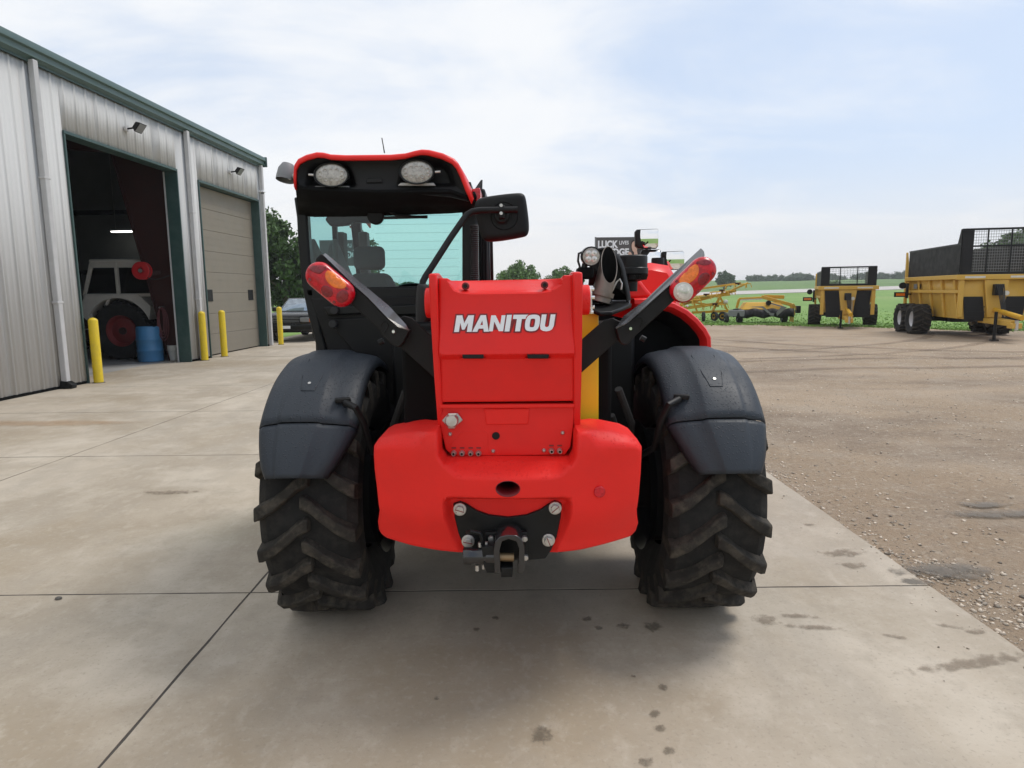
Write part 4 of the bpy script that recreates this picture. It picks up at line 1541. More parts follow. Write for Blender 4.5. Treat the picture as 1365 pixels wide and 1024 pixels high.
# black plate added behind the cover, painting the shade in its gaps
MB().plate([(581, 384), (767, 380), (768, 600), (760, 612), (598, 612), (587, 600)], 2.685, .05).build('gap_shade_plate', M['black_deep'], th)
for x0, x1 in ((616, 645), (702.5, 732)):
    MB().plate([(x0, 472.6), (x1, 472.6), (x1 - 1, 478.2), (x0 + 1, 478.2)], 2.5125, .03).build('grab_slot', M['black'], cv, bevel=.003)
    MB().plate([(x0 - 3, 477.9), (x1 + 3, 477.9), (x1 + 2, 479.4), (x0 - 2, 479.4)], 2.522, .03).build('slot_lip', M['red_plain'], cv, bevel=.002)
for x_, y_ in ((620.5, 381.5), (726, 380)):
    c = P(x_, y_, 2.565)
    b_ = MB().cyl(c + Vector((0, .02, 0)), c + Vector((0, -.004, 0)), .0145, n=20).build('cover_bolt', M['red_dark'], cv, bevel=.002)
    MB().cyl(c + Vector((0, -.003, 0)), c + Vector((0, -.012, 0)), .0085, n=6).build('bolt_head', M['black_satin'], b_)
# lower coupling panel
lp = MB().plate([(587, 543), (765, 541.5), (764, 570), (760.5, 596), (753, 606.5), (603, 608), (594, 599), (588, 572)], 2.60, .012).build('coupling_panel', M['red'], th, bevel=.003)
MB().plate([(586, 539.8), (766, 538.6), (766, 543.8), (586, 545)], 2.583, .05).build('panel_ledge', M['red_plain'], lp, bevel=.004)
MB().plate([(645, 545), (706, 544.5), (704, 566), (648, 566.5)], 2.594, .012).build('raised_pad', M['red_plain'], lp, bevel=.004)
MB().plate([(601, 592), (615, 577), (619, 575.5), (647, 575.3), (650.5, 579), (651, 607), (604, 607)], 2.5985, .004).build('access_plate', M['red'], lp, bevel=.0012)
sk = MB().plate([(589, 561), (597, 552), (610, 551), (617, 560.5), (608, 568), (606, 571.5), (598, 572), (595.5, 568)], 2.588, .012).build('trailer_socket', M['steel'], lp, bevel=.003)
c = P(602.5, 560, 2.588)
MB().lathe([(0, .028), (.022, .027), (.0265, .02), (.0275, 0)], c, (0, -1, 0), 26).build('socket_cap', M['steel'], sk)
MB().plate([(597, 551.5), (609, 551), (608, 554), (598, 554.5)], 2.565, .03).build('socket_hinge', M['chrome'], sk, bevel=.002)
c = P(661, 581, 2.599)
MB().cyl(c, c + Vector((0, -.004, 0)), .0155, n=24).build('rubber_plug', M['black'], lp, bevel=.0015)
for x_, y_ in ((600, 578.8), (750, 577), (657.5, 601.5), (725, 600.5)):
    c = P(x_, y_, 2.599)
    MB().lathe([(0, .007), (.004, .007), (.0078, .003), (.0085, 0)], c, (0, -1, 0), 16).build('panel_screw', M['steel'], lp)
for x_ in (605, 616, 627.5, 638, 735, 746):
    y_ = 603.8 if x_ < 700 else 600.7
    c = P(x_, y_, 2.60)
    cp = MB().lathe([(.004, .022), (.0075, .022), (.0085, .016), (.0115, .012), (.0115, .0)], c, (0, -1, 0), 18).build('hydraulic_coupling', M['steel'], lp)
    MB().cyl(c + Vector((0, -.0205, 0)), c + Vector((0, -.0235, 0)), .0052, n=12).build('coupling_core', M['black_deep'], cp)
    MB().plate([(x_ - 3, y_ - 7.5), (x_ + 3, y_ - 7.5), (x_ + 3, y_ - 5.6), (x_ - 3, y_ - 5.6)], 2.5988 if x_ > 700 else 2.5975, .002).build('port_mark', M['red_dark'], cp)

# ---- MANITOU lettering on the cover
glyph = [
    (1.10, [[(0, 0), (0, 1), (.33, 1), (.52, .50), (.71, 1), (1.04, 1), (1.04, 0), (.77, 0), (.77, .60), (.59, .14), (.45, .14), (.27, .60), (.27, 0)]]),
    (.98, [[(0, 0), (.36, 1), (.66, 1), (.98, 0), (.70, 0), (.645, .19), (.345, .19), (.285, 0)], [(.405, .39), (.585, .39), (.495, .72)]]),
    (.97, [[(0, 0), (0, 1), (.28, 1), (.63, .44), (.63, 1), (.89, 1), (.89, 0), (.61, 0), (.26, .57), (.26, 0)]]),
    (.40, [[(0, 0), (0, 1), (.28, 1), (.28, 0)]]),
    (.78, [[(.24, 0), (.24, .76), (0, .76), (0, 1), (.86, 1), (.80, .94), (.76, .86), (.745, .76), (.52, .76), (.52, 0)]]),
    (.93, [chaikin([(0, .30), (0, .72), (.12, .95), (.34, 1.0), (.58, 1.0), (.80, .92), (.86, .70), (.86, .28), (.74, .04), (.50, 0), (.34, 0), (.10, .05)], 2), chaikin([(.27, .30), (.27, .70), (.33, .77), (.52, .77), (.59, .70), (.59, .30), (.53, .22), (.33, .22)], 2)]),
    (.86, [[(0, 1), (.27, 1), (.27, .34), (.31, .25), (.40, .22), (.50, .25), (.54, .34), (.54, 1), (.81, 1), (.81, .30), (.74, .10), (.60, .01), (.42, -.02), (.22, .01), (.06, .10), (0, .30)]]),
]


def letters(x0, x1, y0, y1, Y, name, m, parent, off=0.0, fwd=0.0):
    """outline letters on the cover; x0..x1, y0..y1 is their box in the picture at distance Y"""
    bl, tr = P(x0, y1, Y), P(x1, y0, Y)
    shear = .16
    tot = sum(g[0] for g in glyph) - .05
    hgt = tr.z - bl.z
    sx = (tr.x - bl.x) / (tot + shear)
    cu = bpy.data.curves.new(name, 'CURVE')
    cu.dimensions = '2D'
    cu.fill_mode = 'BOTH'
    cu.offset = off
    cu.extrude = .0004
    cur = 0
    for wd, loops_ in glyph:
        for lp_ in loops_:
            sp = cu.splines.new('POLY')
            sp.points.add(len(lp_) - 1)
            for i, (gx_, gy_) in enumerate(lp_):
                sp.points[i].co = ((cur + gx_ + gy_ * shear) * sx, gy_ * hgt, 0, 1)
            sp.use_cyclic_u = True
        cur += wd
    o = bpy.data.objects.new(name + '_c', cu)
    COL.objects.link(o)
    bpy.context.view_layer.update()
    dg = bpy.context.evaluated_depsgraph_get()
    me = bpy.data.meshes.new_from_object(o.evaluated_get(dg))
    bpy.data.objects.remove(o)
    mb = MB()
    zr = 2.545 - .030
    vs = []
    for v in me.vertices:
        x_, z_ = bl.x + v.co.x, bl.z + v.co.y
        yy = 2.545 - .030 * min(1, max(0, (1.60 - z_) / (1.60 - zc0))) ** 1.5
        vs.append((x_, yy - fwd - v.co.z, z_))
    mb.add(vs, [list(p.vertices) for p in me.polygons])
    return mb.build(name, m, parent, smooth=False)


letters(605.5, 740.5, 419.5, 442.5, 2.525, 'brand_outline', M['red_dark'], cv, off=.0062, fwd=.0018)
letters(605.5, 740.5, 419.5, 442.5, 2.525, 'brand_lettering', M['white'], cv, off=.0006, fwd=.0034)

# ---- boom running forward, chassis, axle
MB().box((-.235, 2.72, 1.10), (.195, 6.9, 1.52)).build('boom', M['red'], th, bevel=.03)
ch = MB().box((-.44, 2.72, .55), (.42, 6.7, 1.02)).build('chassis', M['black_deep'], th, bevel=.02)
MB().cyl((-.80, YA, .60), (.80, YA, .60), .12, n=20).build('rear_axle', M['black_deep'], ch)
MB().cyl((-.80, YA + 2.81, .60), (.80, YA + 2.81, .60), .12, n=20).build('front_axle', M['black_deep'], ch)
MB().box((-.62, 3.75, .42), (.62, 5.9, .56)).build('underside_light_block', M['black_deep'], ch, bevel=.02)  # unseen plate added below the chassis to deepen the shade on the ground
MB().box((-.60, 6.95, .35), (.60, 7.05, 1.0)).build('fork_carriage', M['black_satin'], ch, bevel=.01)
MB().box((-.12, 6.7, .45), (.12, 6.98, 1.45)).build('boom_head', M['red'], th, bevel=.02)
for s in (-1, 1):
    MB().prism([(s * .40, 7.05, .9), (s * .40, 7.05, .06), (s * .40, 8.2, .06), (s * .40, 8.2, .075), (s * .40, 7.10, .11), (s * .40, 7.10, .9)], (s * .10, 0, 0)).build('fork', M['black_satin'], ch)
# yellow plate on the boom tower and black tower plates behind
MB().plate([(771, 417), (798, 416), (798, 560), (772, 560)], 2.86, .012).build('tower_plate', M['yellow_plate'], th, bevel=.004)
MB().box((.18, 2.88, .95), (.44, 3.4, 1.44)).build('tower_block', M['black_deep'], ch, bevel=.02)
MB().box((-.47, 2.80, .95), (-.28, 3.6, 1.42)).build('tower_block', M['black_deep'], ch, bevel=.02)
# inner wheel arch walls: dark body between wheels and tower
MB().box((-.66, 3.62, .72), (-.28, 3.72, 1.46)).build('bulkhead', M['black'], ch, bevel=.02)
MB().box((.28, 3.52, .72), (.66, 3.60, 1.46)).build('bulkhead', M['black'], ch, bevel=.02)
for s in (-1, 1):
    MB().tube([(s * .48, 2.95, 1.18), (s * .56, 3.05, 1.0), (s * .60, 3.3, .85), (s * .5, 3.6, .8)], .018, 8).build('hydraulic_hose', M['rubber_clean'], ch)
    MB().tube([(s * .46, 3.0, 1.05), (s * .52, 3.1, .9), (s * .55, 3.4, .78)], .014, 8).build('hydraulic_hose', M['rubber_clean'], ch)
# pivot pin on the right of the boom end
c = P(772, 400, 2.66)
pv = MB().cyl(c, c + Vector((.04, 0, 0)), .060, n=32).build('boom_pivot', M['red'], th, bevel=.006)
MB().lathe([(.0, .046), (.050, .046), (.056, .043), (.056, .036)], c, (1, 0, 0), 32).build('pivot_cap', M['pail'], pv)
mb = MB()
for k in range(8):
    a_ = 2 * PI * k / 8 + .2
    q_ = c + Vector((-.016, .050 * math.sin(a_), .050 * math.cos(a_)))
    mb.cyl(q_ + Vector((.05, 0, 0)), q_ + Vector((.072, 0, 0)), .007, n=6)
mb.build('pivot_bolts', M['chrome'], pv)
c = P(570, 404, 2.66)
MB().cyl(c + Vector((.03, 0, 0)), c + Vector((-.006, 0, 0)), .060, n=32).build('boom_pivot', M['red'], th, bevel=.006)

# ---- tail light arms
for s in (-1, 1):
    if s < 0:
        low = [(580, 505), (579, 452), (549, 424), (538, 421), (520, 432), (512, 443), (519, 450), (578, 503)]
        up_ = [(420, 350), (421, 345), (427, 338), (431, 340), (473, 381), (490, 396.5), (516, 423.5), (531, 436), (546, 440.5), (537, 458), (531, 464), (521, 459), (508, 446), (506, 440), (466, 404), (424, 362)]
        fl = [(432, 343, 2.655), (446, 356, 2.652), (541, 440, 2.648), (546.5, 439, 2.655), (548, 435, 2.70), (452, 352, 2.72), (434, 338, 2.72)]
        fl = [(431, 340, 2.655), (473, 381, 2.652), (490, 396, 2.65), (516, 423, 2.65), (531, 436, 2.648), (545.5, 440, 2.655), (541, 432, 2.69), (519, 408, 2.705), (477, 375, 2.715), (434, 337.5, 2.72)]
        bolt, hook = (525, 442), (513, 434)
    else:
        low = [(772, 500), (773, 455), (805, 427), (817, 424), (833, 432), (838, 440), (826, 452), (774, 498)]
        up_ = [(821, 437.5), (833, 432.5), (843.6, 424.5), (897, 376.5), (938.5, 340.5), (936, 347), (906, 380), (902, 398), (846, 449), (838, 459), (832, 461), (826, 455)]
        fl = [(820.5, 434, 2.65), (826, 437, 2.648), (838, 431.5, 2.648), (902, 374, 2.652), (933, 341, 2.66), (938, 337, 2.66), (935, 332, 2.73), (925, 336, 2.73), (894, 366, 2.72), (848, 402, 2.72)]
        fl = [(821, 437, 2.65), (833, 432, 2.65), (843.6, 424, 2.65), (897, 376, 2.652), (939, 340, 2.66), (938, 335, 2.69), (934, 331, 2.72), (878.5, 382, 2.715), (860, 400, 2.705), (831, 421.5, 2.69)]
        bolt, hook = (840, 438), (852, 428)
    a1 = MB().plate(low, 2.715, .012).build('lamp_arm_bracket', M['black'], th, bevel=.003)
    a2 = MB().plate(up_, 2.655, .055).build('lamp_arm', M['black'], th, bevel=.005)
    ff = [P(*q) for q in fl]
    MB().add([q + Vector((0, -.003, .0)) for q in ff] + [q + Vector((0, .0, -.004)) for q in ff], [list(range(len(ff))), list(range(2 * len(ff) - 1, len(ff) - 1, -1))] + [(i, i + len(ff), (i + 1) % len(ff) + len(ff), (i + 1) % len(ff)) for i in range(len(ff))]).build('arm_flange', M['black_sheen'], a2)
    c = P(*bolt, 2.655)
    MB().lathe([(0, .012), (.006, .012), (.0095, .005), (.0095, 0)], c, (0, -1, 0), 16).build('arm_bolt', M['chrome'], a2)
    c = P(*hook, 2.655)
    MB().tube([c + Vector((.014 * math.cos(t), -.004, .014 * math.sin(t))) for t in [R(200 - 28 * k) for k in range(9)]] + [c + Vector((-s * -.004, -.004, -.03))], .0022, 6).build('wire_hook', M['black_satin'], a2)
    MB().cyl(P(bolt[0] + s * 14, bolt[1] + 12, 2.70), P(bolt[0] + s * 20, bolt[1] + 15, 2.70), .012, n=10).build('cable_gland', M['black'], a2)
    # lamp: capsule
    if s < 0:
        A0, A1, rad = (423, 367.5), (451.5, 391), 18.5
    else:
        A0, A1, rad = (913.5, 386), (940, 360), 17.8
    LY = 2.600

    def capsule(r_, Y_):
        ax, az = P(*A0, Y_).x, P(*A0, Y_).z
        bx, bz = P(*A1, Y_).x, P(*A1, Y_).z
        an = math.atan2(bz - az, bx - ax)
        pts = []
        for k in range(15):
            t = an - PI / 2 + PI * k / 14
            pts.append((bx + r_ * math.cos(t), bz + r_ * math.sin(t)))
        for k in range(15):
            t = an + PI / 2 + PI * k / 14
            pts.append((ax + r_ * math.cos(t), az + r_ * math.sin(t)))
        return pts, (ax, az), (bx, bz), an

    rw = rad * LY / 880 * 1.0
    cap, qa, qb, an = capsule(rw, LY)
    capb, *_ = capsule(rw * .97, LY)

    def dome(x, z, sd_):
        sd2 = sdf_poly(np.stack([x, z], 1), cap)
        return LY + rnd(np.maximum(sd2, 0), .04) * .75 + .002 * np.sin((x + z) * 400) * 0
    hs = hf(capb, lambda x, z, sd_: LY + .032 + 0 * x, back=.03, cell=.03, rings=()).build('tail_lamp', M['black_satin'], th)
    hf(cap, dome, back=.012, cell=.008, rings=(.002, .005, .009, .014)).build('red_lens', M['lens_red'], hs, angle=60)
    ux, uz = math.cos(an), math.sin(an)

    def uv(u, v):
        """u along the lamp (-1..1), v across"""
        hx, hz = (qb[0] - qa[0]) / 2 + ux * rw, (qb[1] - qa[1]) / 2 + uz * rw
        cx, cz = (qa[0] + qb[0]) / 2, (qa[1] + qb[1]) / 2
        return (cx + hx * u - uz * rw * v, cz + hz * u + ux * rw * v)

    def lens(poly, m, name, d_=.0016):
        hf(poly, lambda x, z, sd_: dome(x, z, sd_) - d_ + rnd(sd_, .002), back=.004, cell=.006, rings=(.001, .002, .005)).build(name, m, hs, angle=60)
    if s < 0:
        lens([uv(*q) for q in chaikin([(-.34, .88), (.52, .90), (.56, .50), (.30, .12), (.0, .05), (-.22, .22), (-.34, .5)], 2)], M['lens_amber'], 'amber_lens')
        lens([uv(.12 + .24 * math.cos(t), -.46 + .40 * math.sin(t)) for t in [2 * PI * k / 24 for k in range(24)]], M['lens_dark'], 'stop_lens')
        lens([uv(.66 + .2 * math.cos(t), -.02 + .5 * math.sin(t)) for t in [2 * PI * k / 24 for k in range(24)]], M['lens_dark'], 'stop_lens')
        lens([uv(*q) for q in chaikin([(-.92, .2), (-.6, .82), (-.42, .86), (-.42, .3), (-.5, .1), (-.86, -.1)], 2)], M['lens_dark'], 'reflector_lens')
        scr = ((-.46, .75), (.60, .62), (-.62, -.55), (.55, -.72))
    else:
        lens([uv(*q) for q in chaikin([(-.42, .90), (.45, .90), (.42, .45), (.2, .08), (-.12, .02), (-.38, .25), (-.5, .55)], 2)], M['lens_amber'], 'amber_lens')
        lens([uv(.25 + .26 * math.cos(t), -.42 + .42 * math.sin(t)) for t in [2 * PI * k / 24 for k in range(24)]], M['lens_dark'], 'stop_lens')
        lens([uv(*q) for q in chaikin([(.5, .86), (.8, .6), (.93, .1), (.8, .0), (.62, .2), (.5, .5)], 2)], M['lens_dark'], 'reflector_lens')
        c_ = [uv(-.60 + .35 * math.cos(t), -.05 + .74 * math.sin(t)) for t in [2 * PI * k / 32 for k in range(32)]]
        lens(c_, M['pail'], 'reverse_lamp_ring', .003)
        lens([uv(-.60 + .28 * math.cos(t), -.05 + .60 * math.sin(t)) for t in [2 * PI * k / 32 for k in range(32)]], M['lens_white'], 'reverse_lens', .0045)
        scr = ((.50, .74), (-.50, .86), (.62, -.62), (-.2, -.82))
    for q in scr:
        x_, z_ = uv(*q)
        y_ = float(dome(np.array([x_]), np.array([z_]), None)[0])
        MB().cyl((x_, y_ - .0035, z_), (x_, y_ + .004, z_), .006, n=12).build('lens_screw', M['lens_dark'], hs)

# ---- cab
CY = 3.70                                   # rear face of the cab
cabf = MB()
cabf.plate([(391, 262), (408, 266), (410, 300), (413, 345), (420, 400), (428, 440), (441, 484), (427, 484), (410, 420), (402, 380), (397, 330), (395, 290)], CY, .07)
cabf.plate([(616, 264), (632, 262), (637, 275), (636, 420), (616, 420)], CY, .07)
cabf.plate([(405, 384), (620, 381), (620, 400), (410, 403)], CY, .05)
cabf.plate([(400, 268), (630, 264), (630, 279), (405, 283)], CY, .05)
cab = cabf.build('cab_frame', M['black_satin'], th, bevel=.012)
cabf = MB()
CF = 5.15
def cbar(a, b, w_=.06, h_=.06):
    cabf.bar(a, b, w_, h_)
xl, xr = P(402, 300, CY).x, P(640, 300, CY).x
zr_, zs_ = 2.13, 1.56
cbar((xl + .02, CY + .02, 2.15), (xl + .02, CF - .25, 2.21))
cbar((xl + .02, CF - .25, 2.21), (xl + .02, CF + .05, 1.2), .07, .07)
cbar((xr, CF - .25, 2.21), (xr, CF + .05, 1.2), .07, .07)
cbar((xr, CY + .02, 2.15), (xr, CF - .25, 2.21))
cbar((xl + .02, CF - .25, 2.235), (xr, CF - .25, 2.235), .05, .04)
cbar((xl, CF + .05, 1.2), (xr, CF + .05, 1.2), .07, .10)
cbar((xr, CY + .72, 2.10), (xr, CY + .72, 1.3))
cbar((xl + .02, CY, 1.22), (xl + .02, CF + .05, 1.22))
cbar((xr, CY, 1.40), (xr, CF + .05, 1.30))
cbar((xl + .01, CY + .62, 2.10), (xl + .01, CY + .62, 1.2), .05, .05)
cabf.build('cab_front_frame', M['black_satin'], cab, bevel=.012)
# lower cab body
body_l = MB()
body_l.plate([(412, 397), (582, 393), (582, 470), (575, 560), (500, 560), (440, 480), (428, 440)], CY - .004, .05)
lb_ = body_l.build('cab_lower_panel', M['black'], cab, bevel=.012)
MB().plate([(430, 409), (478, 407), (482, 419), (436, 421)], CY - .03, .03).build('panel_step', M['black_satin'], lb_, bevel=.01)
MB().plate([(520, 407), (566, 405), (566, 420), (522, 421)], CY - .03, .03).build('panel_step', M['black_satin'], lb_, bevel=.01)
MB().plate([(436, 425), (560, 421), (572, 500), (560, 540), (520, 540), (470, 470)], CY - .018, .02).build('rear_hatch', M['black'], lb_, bevel=.012)
for x_, y_ in ((447, 414), (445, 432)):
    c = P(x_, y_, CY - .03)
    MB().cyl(c, c + Vector((0, -.03, 0)), .022, n=16).build('rubber_stop', M['rubber_clean'], lb_, bevel=.004)
MB().box((xl + .01, CY + .03, .85), (xl + .06, CF + .05, 1.22)).build('cab_side_panel', M['black_satin'], cab, bevel=.01)
MB().box((xr - .05, CY + .03, .85), (xr, CF + .05, 1.40)).build('cab_side_panel', M['black_satin'], cab, bevel=.01)
MB().box((xl + .05, CY + .03, .95), (xr - .05, CF, 1.0)).build('cab_floor', M['black_deep'], cab)
# glazing
rw_ = MB().add([P(x, y, CY + .012) for x, y in ((408, 281), (617, 277), (617, 383), (412, 386))], [(0, 1, 2, 3)]).build('rear_window', M['glass'], cab, recalc=False)
mb = MB()
for k in range(8):
    y_ = 288 + k * 11.5
    mb.bar(P(500, y_, CY + .010), P(612, y_ - 1.2, CY + .010), .0008, .0008)
mb.build('heater_wires', M['black_satin'], rw_)
MB().add([(xl + .06, CF - .265, 2.22), (xr - .03, CF - .265, 2.22), (xr - .03, CF + .03, 1.26), (xl + .06, CF + .03, 1.26)], [(0, 1, 2, 3)]).build('windscreen', M['glass'], cab)
MB().add([(xl + .02, CY + .08, 2.09), (xl + .02, CF - .28, 2.09), (xl + .02, CF + .0, 1.24), (xl + .02, CY + .08, 1.24)], [(0, 1, 2, 3)]).build('door_glass', M['glass'], cab)
MB().add([(xr, CY + .08, 2.09), (xr, CF - .28, 2.09), (xr, CF + .0, 1.42), (xr, CY + .08, 1.42)], [(0, 1, 2, 3)]).build('side_glass', M['glass'], cab)
# rear wiper
wp = MB().tube([P(520, 282, CY - .03), P(528, 287, CY - .03), P(548, 289, CY - .02), P(569, 289.5, CY - .012)], .008, 8).build('rear_wiper', M['black_satin'], cab)
MB().bar(P(512, 290.5, CY - .008), P(570, 289, CY - .008), .006, .016).build('wiper_blade', M['rubber_clean'], wp)
c = P(500, 288, CY - .03)
MB().cyl(c, c + Vector((0, .035, 0)), .045, n=20).build('wiper_motor', M['black'], wp, bevel=.008)
MB().plate([(440, 284), (512, 282), (508, 292), (492, 297), (470, 296), (462, 300), (440, 302), (432, 292)], CY + .03, .06).build('roof_trim', M['black'], cab, bevel=.012)
# interior
seat = MB().prism([(-1.05, 4.14, 1.05), (-.66, 4.14, 1.05), (-.66, 4.10, 1.40), (-.69, 4.06, 1.62), (-.74, 4.03, 1.74), (-.97, 4.03, 1.74), (-1.02, 4.06, 1.62), (-1.05, 4.10, 1.40)], (0, .10, 0)).build('seat_back', M['seat'], cab, bevel=.035, seg=3)
MB().box((-.95, 4.02, 1.76), (-.76, 4.10, 1.90)).build('headrest', M['seat'], seat, bevel=.035, seg=3)
MB().box((-1.05, 4.12, 1.0), (-.66, 4.62, 1.12)).build('seat_cushion', M['seat'], seat, bevel=.04, seg=3)
MB().box((-.64, 4.05, 1.15), (-.57, 4.5, 1.34)).build('armrest', M['grey_cloth'], seat, bevel=.025)
mb = MB().prism([(-1.05, 4.75, 1.0), (-.20, 4.75, 1.0), (-.20, 5.06, 1.0), (-.20, 5.02, 1.50), (-1.05, 5.02, 1.50), (-1.05, 5.06, 1.0)], (0, 0, 0)) if False else MB().box((-1.02, 4.80, 1.0), (-.20, 5.02, 1.47))
mb.build('dashboard', M['grey_cloth'], cab, bevel=.05, seg=3)
sw = MB()
sc_c = Vector((-.72, 4.74, 1.56))
an_ = Vector((0, -.62, .78)).normalized()
aa_ = an_.orthogonal().normalized()
bb_ = an_.cross(aa_)
ring = [sc_c + (aa_ * math.cos(2 * PI * k / 24) + bb_ * math.sin(2 * PI * k / 24)) * .19 for k in range(25)]
sw.tube(ring, .014, 8, cap=False)
for k in (0, 8, 16):
    sw.cyl(sc_c, ring[k], .012, n=8)
sw.cyl(sc_c, sc_c - an_ * .25, .03, n=12)
sw.build('steering_wheel', M['black_satin'], cab)
hd = P(550, 384, 4.3)
MB().ball((P(548, 394, 4.55).x, 4.55, 1.50), .26, 24, 12, (1.15, .6, .52)).build('console_hood', M['black_gloss'], cab)
MB().box((xl + .07, CF - .40, 1.5), (xl + .13, CF - .3, 2.05)).build('pillar_trim', M['grey_cloth'], cab, bevel=.01)
MB().prism([(xl + .07, CY + .35, 1.25), (xl + .07, CY + .75, 1.25), (xl + .07, CY + .75, 1.72), (xl + .07, CY + .35, 1.95)], (.03, 0, 0)).build('door_trim', M['grey_cloth'], cab, bevel=.01)
MB().box((xl + .05, CY + .05, 2.20), (xr - .05, CF - .3, 2.22)).build('headliner', M['black'], cab)

# ---- cab roof
rp0 = [(390.5, 246), (390, 232), (391, 219), (396, 211), (407, 205.5), (421, 202), (430, 202.5), (440, 205), (460, 206), (520, 205.3), (540, 203.5), (553, 200), (562, 198.3), (572, 199), (590, 203.5), (605, 210.5), (611, 217), (617, 229), (624, 247), (632, 264)]
r0w = [P(x, y, 3.42) for x, y in rp0]


def rsec(Y, zdrop, sc, dx, low):
    cx = (r0w[0].x + r0w[-1].x) / 2
    out__ = []
    for i, q in enumerate(r0w):
        zz = q.z
        out__.append(Vector((cx + dx + (q.x - cx) * sc, Y, zz - zdrop - (low if i in (0, len(r0w) - 1) else 0))))
    return out__


secs = [rsec(3.415, .028, .975, .0, 0), rsec(3.42, .008, .992, 0, 0), rsec(3.436, 0, 1, 0, 0), rsec(3.9, -.012, 1.01, .005, 0), rsec(4.5, -.005, 1.01, .01, 0), rsec(4.95, .02, .98, .01, 0), rsec(5.06, .06, .95, .01, 0)]
rf = MB().grid(secs).build('roof', M['red'], cab, solid=.012, angle=60)
# red side fairing on the right
sf = MB().prism([P(628, 252, 3.46), P(640, 250, 3.46), P(640.5, 262, 3.46), P(636, 272, 3.46)], (0, .5, 0)).build('roof_side_fairing', M['lens_red'], rf, bevel=.006)
# black rear fascia, set back inside the shell
ins = [(394.5, 246), (394, 233), (395.5, 221), (400, 214.5), (409, 210), (421, 207), (430, 207.5), (440, 210), (460, 211), (520, 210), (541, 208.5), (553, 205), (562, 203.5), (571, 204), (588, 208), (602, 214.5), (607.5, 220), (613, 231), (620, 248), (627, 262)]
FO = XZ(ins + [(624, 268), (600, 262), (500, 255), (415, 252)], 3.44)
POD1 = XZ([(404, 250), (407, 226), (414, 217), (440, 214), (462, 216), (468, 226), (476, 250)], 3.44)
POD2 = XZ([(526, 249), (534, 226), (540, 215), (560, 211), (592, 214), (601, 224), (609, 249)], 3.44)


def fas_y(x, z, sd_):
    p = np.stack([x, z], 1)
    k = np.maximum(np.maximum(sdf_poly(p, POD1), sdf_poly(p, POD2)), 0)
    return 3.442 + .05 * sstep(k, 0, .03) + .02 * sstep(sd_, 0, .05)


fa = hf(FO, fas_y, cell=.02, back=.03, rings=(.003, .01, .02), loops=[(POD1, (-.004, .004, .012, .02, .03)), (POD2, (-.004, .004, .012, .02, .03))]).build('roof_fascia', M['black'], rf, angle=50)
MB().plate([(489, 238), (508, 237), (510, 243), (488, 244)], 3.452, .01).build('vent', M['black_satin'], fa, bevel=.003)
# underside of the overhang
us = MB()
lo_ = [P(x, y, 3.43) for x, y in ((395, 246), (415, 250), (500, 253), (600, 252), (632, 264))]
hi_ = [P(x, y, 3.72) for x, y in ((399, 283), (420, 285), (500, 284), (600, 280), (640, 277))]
us.grid([lo_, hi_]).build('roof_underside', M['black_deep'], rf, solid=.02)
us2 = MB().add([lo_[0], hi_[0], P(397, 235, 3.8), P(392, 225, 3.45), ], [(0, 1, 2, 3)])
us2.add([lo_[-1], hi_[-1], P(641, 240, 3.8), P(630, 256, 3.45)], [(0, 1, 2, 3)])
us2.build('overhang_cheek', M['black_deep'], rf, solid=.01)
for x_, y_ in ((442.5, 233.5), (556, 229.5)):
    c = P(x_, y_, 3.44)
    ax_ = Vector((0, -1, -.12)).normalized()
    rx_, rz_ = 21.5 / 880 * 3.44, 14.5 / 880 * 3.44
    def ell(d, k=1.0, n=36):
        return [c + ax_ * d + Vector((rx_ * k * math.cos(2 * PI * i / n), 0, rz_ * k * math.sin(2 * PI * i / n))) for i in range(n + 1)]
    wl = MB().grid([ell(-.07, .5), ell(-.06, .8), ell(-.02, 1.02), ell(.012, 1.08), ell(.020, 1.04), ell(.018, .96), ell(.010, .94)]).build('work_light', M['black_satin'], fa)
    MB().grid([ell(.010, .945), ell(.016, .7), ell(.018, .35), ell(.019, .01)]).build('work_light_lens', M['lamp_glass'], wl)
    mb = MB()
    for i in range(5):
        for j in (-1, 1):
            if abs(i - 2) == 2 and j:
                pass
            q_ = c + ax_ * .016 + Vector(((i - 2) * rx_ * .33, 0, j * rz_ * .38 * (1 if abs(i - 2) < 2 else .5)))
            mb.lathe([(.0125, -.003), (.0125, .001), (.0095, .003), (.004, .0015)], q_, ax_, 14)
    mb.build('led_reflectors', M['lamp_glass'], wl)
    s = 1 if x_ > 500 else -1
    MB().plate([(x_ - 22, y_ + 14.2), (x_ + 22, y_ + 14.2), (x_ + 26 * (1 if s < 0 else .95), y_ + 18), (x_ - 26, y_ + 18)], 3.45, .04).build('light_bracket', M['downspout'] if s > 0 else M['grey_lamp'], wl, bevel=.003)
    q0, q1 = P(x_ + 24 * s, y_, 3.43), P(x_ + 31 * s, y_ - .5, 3.43)
    MB().cyl(q0, q1, .006, n=8).build('light_bolt', M['steel'], wl)
# side work light on the left
c = P(377, 236, 3.62)
sl = MB().lathe([(0, -.075), (.03, -.07), (.045, -.04), (.048, .0), (.048, .02)], c + Vector((.015, 0, 0)), (-.35, -.05, -1) if False else (-.15, -.2, -.9), 20).build('side_work_light', M['grey_lamp'], rf)
MB().cyl(P(386, 236, 3.62), P(397, 235, 3.60), .016, n=10).build('lamp_mount', M['steel'], sl)
MB().tube([P(512.5, 204, 3.9), P(511, 195, 3.9), P(509, 184, 3.9)], [.004, .003, .003], 6).build('antenna', M['black_satin'], rf)
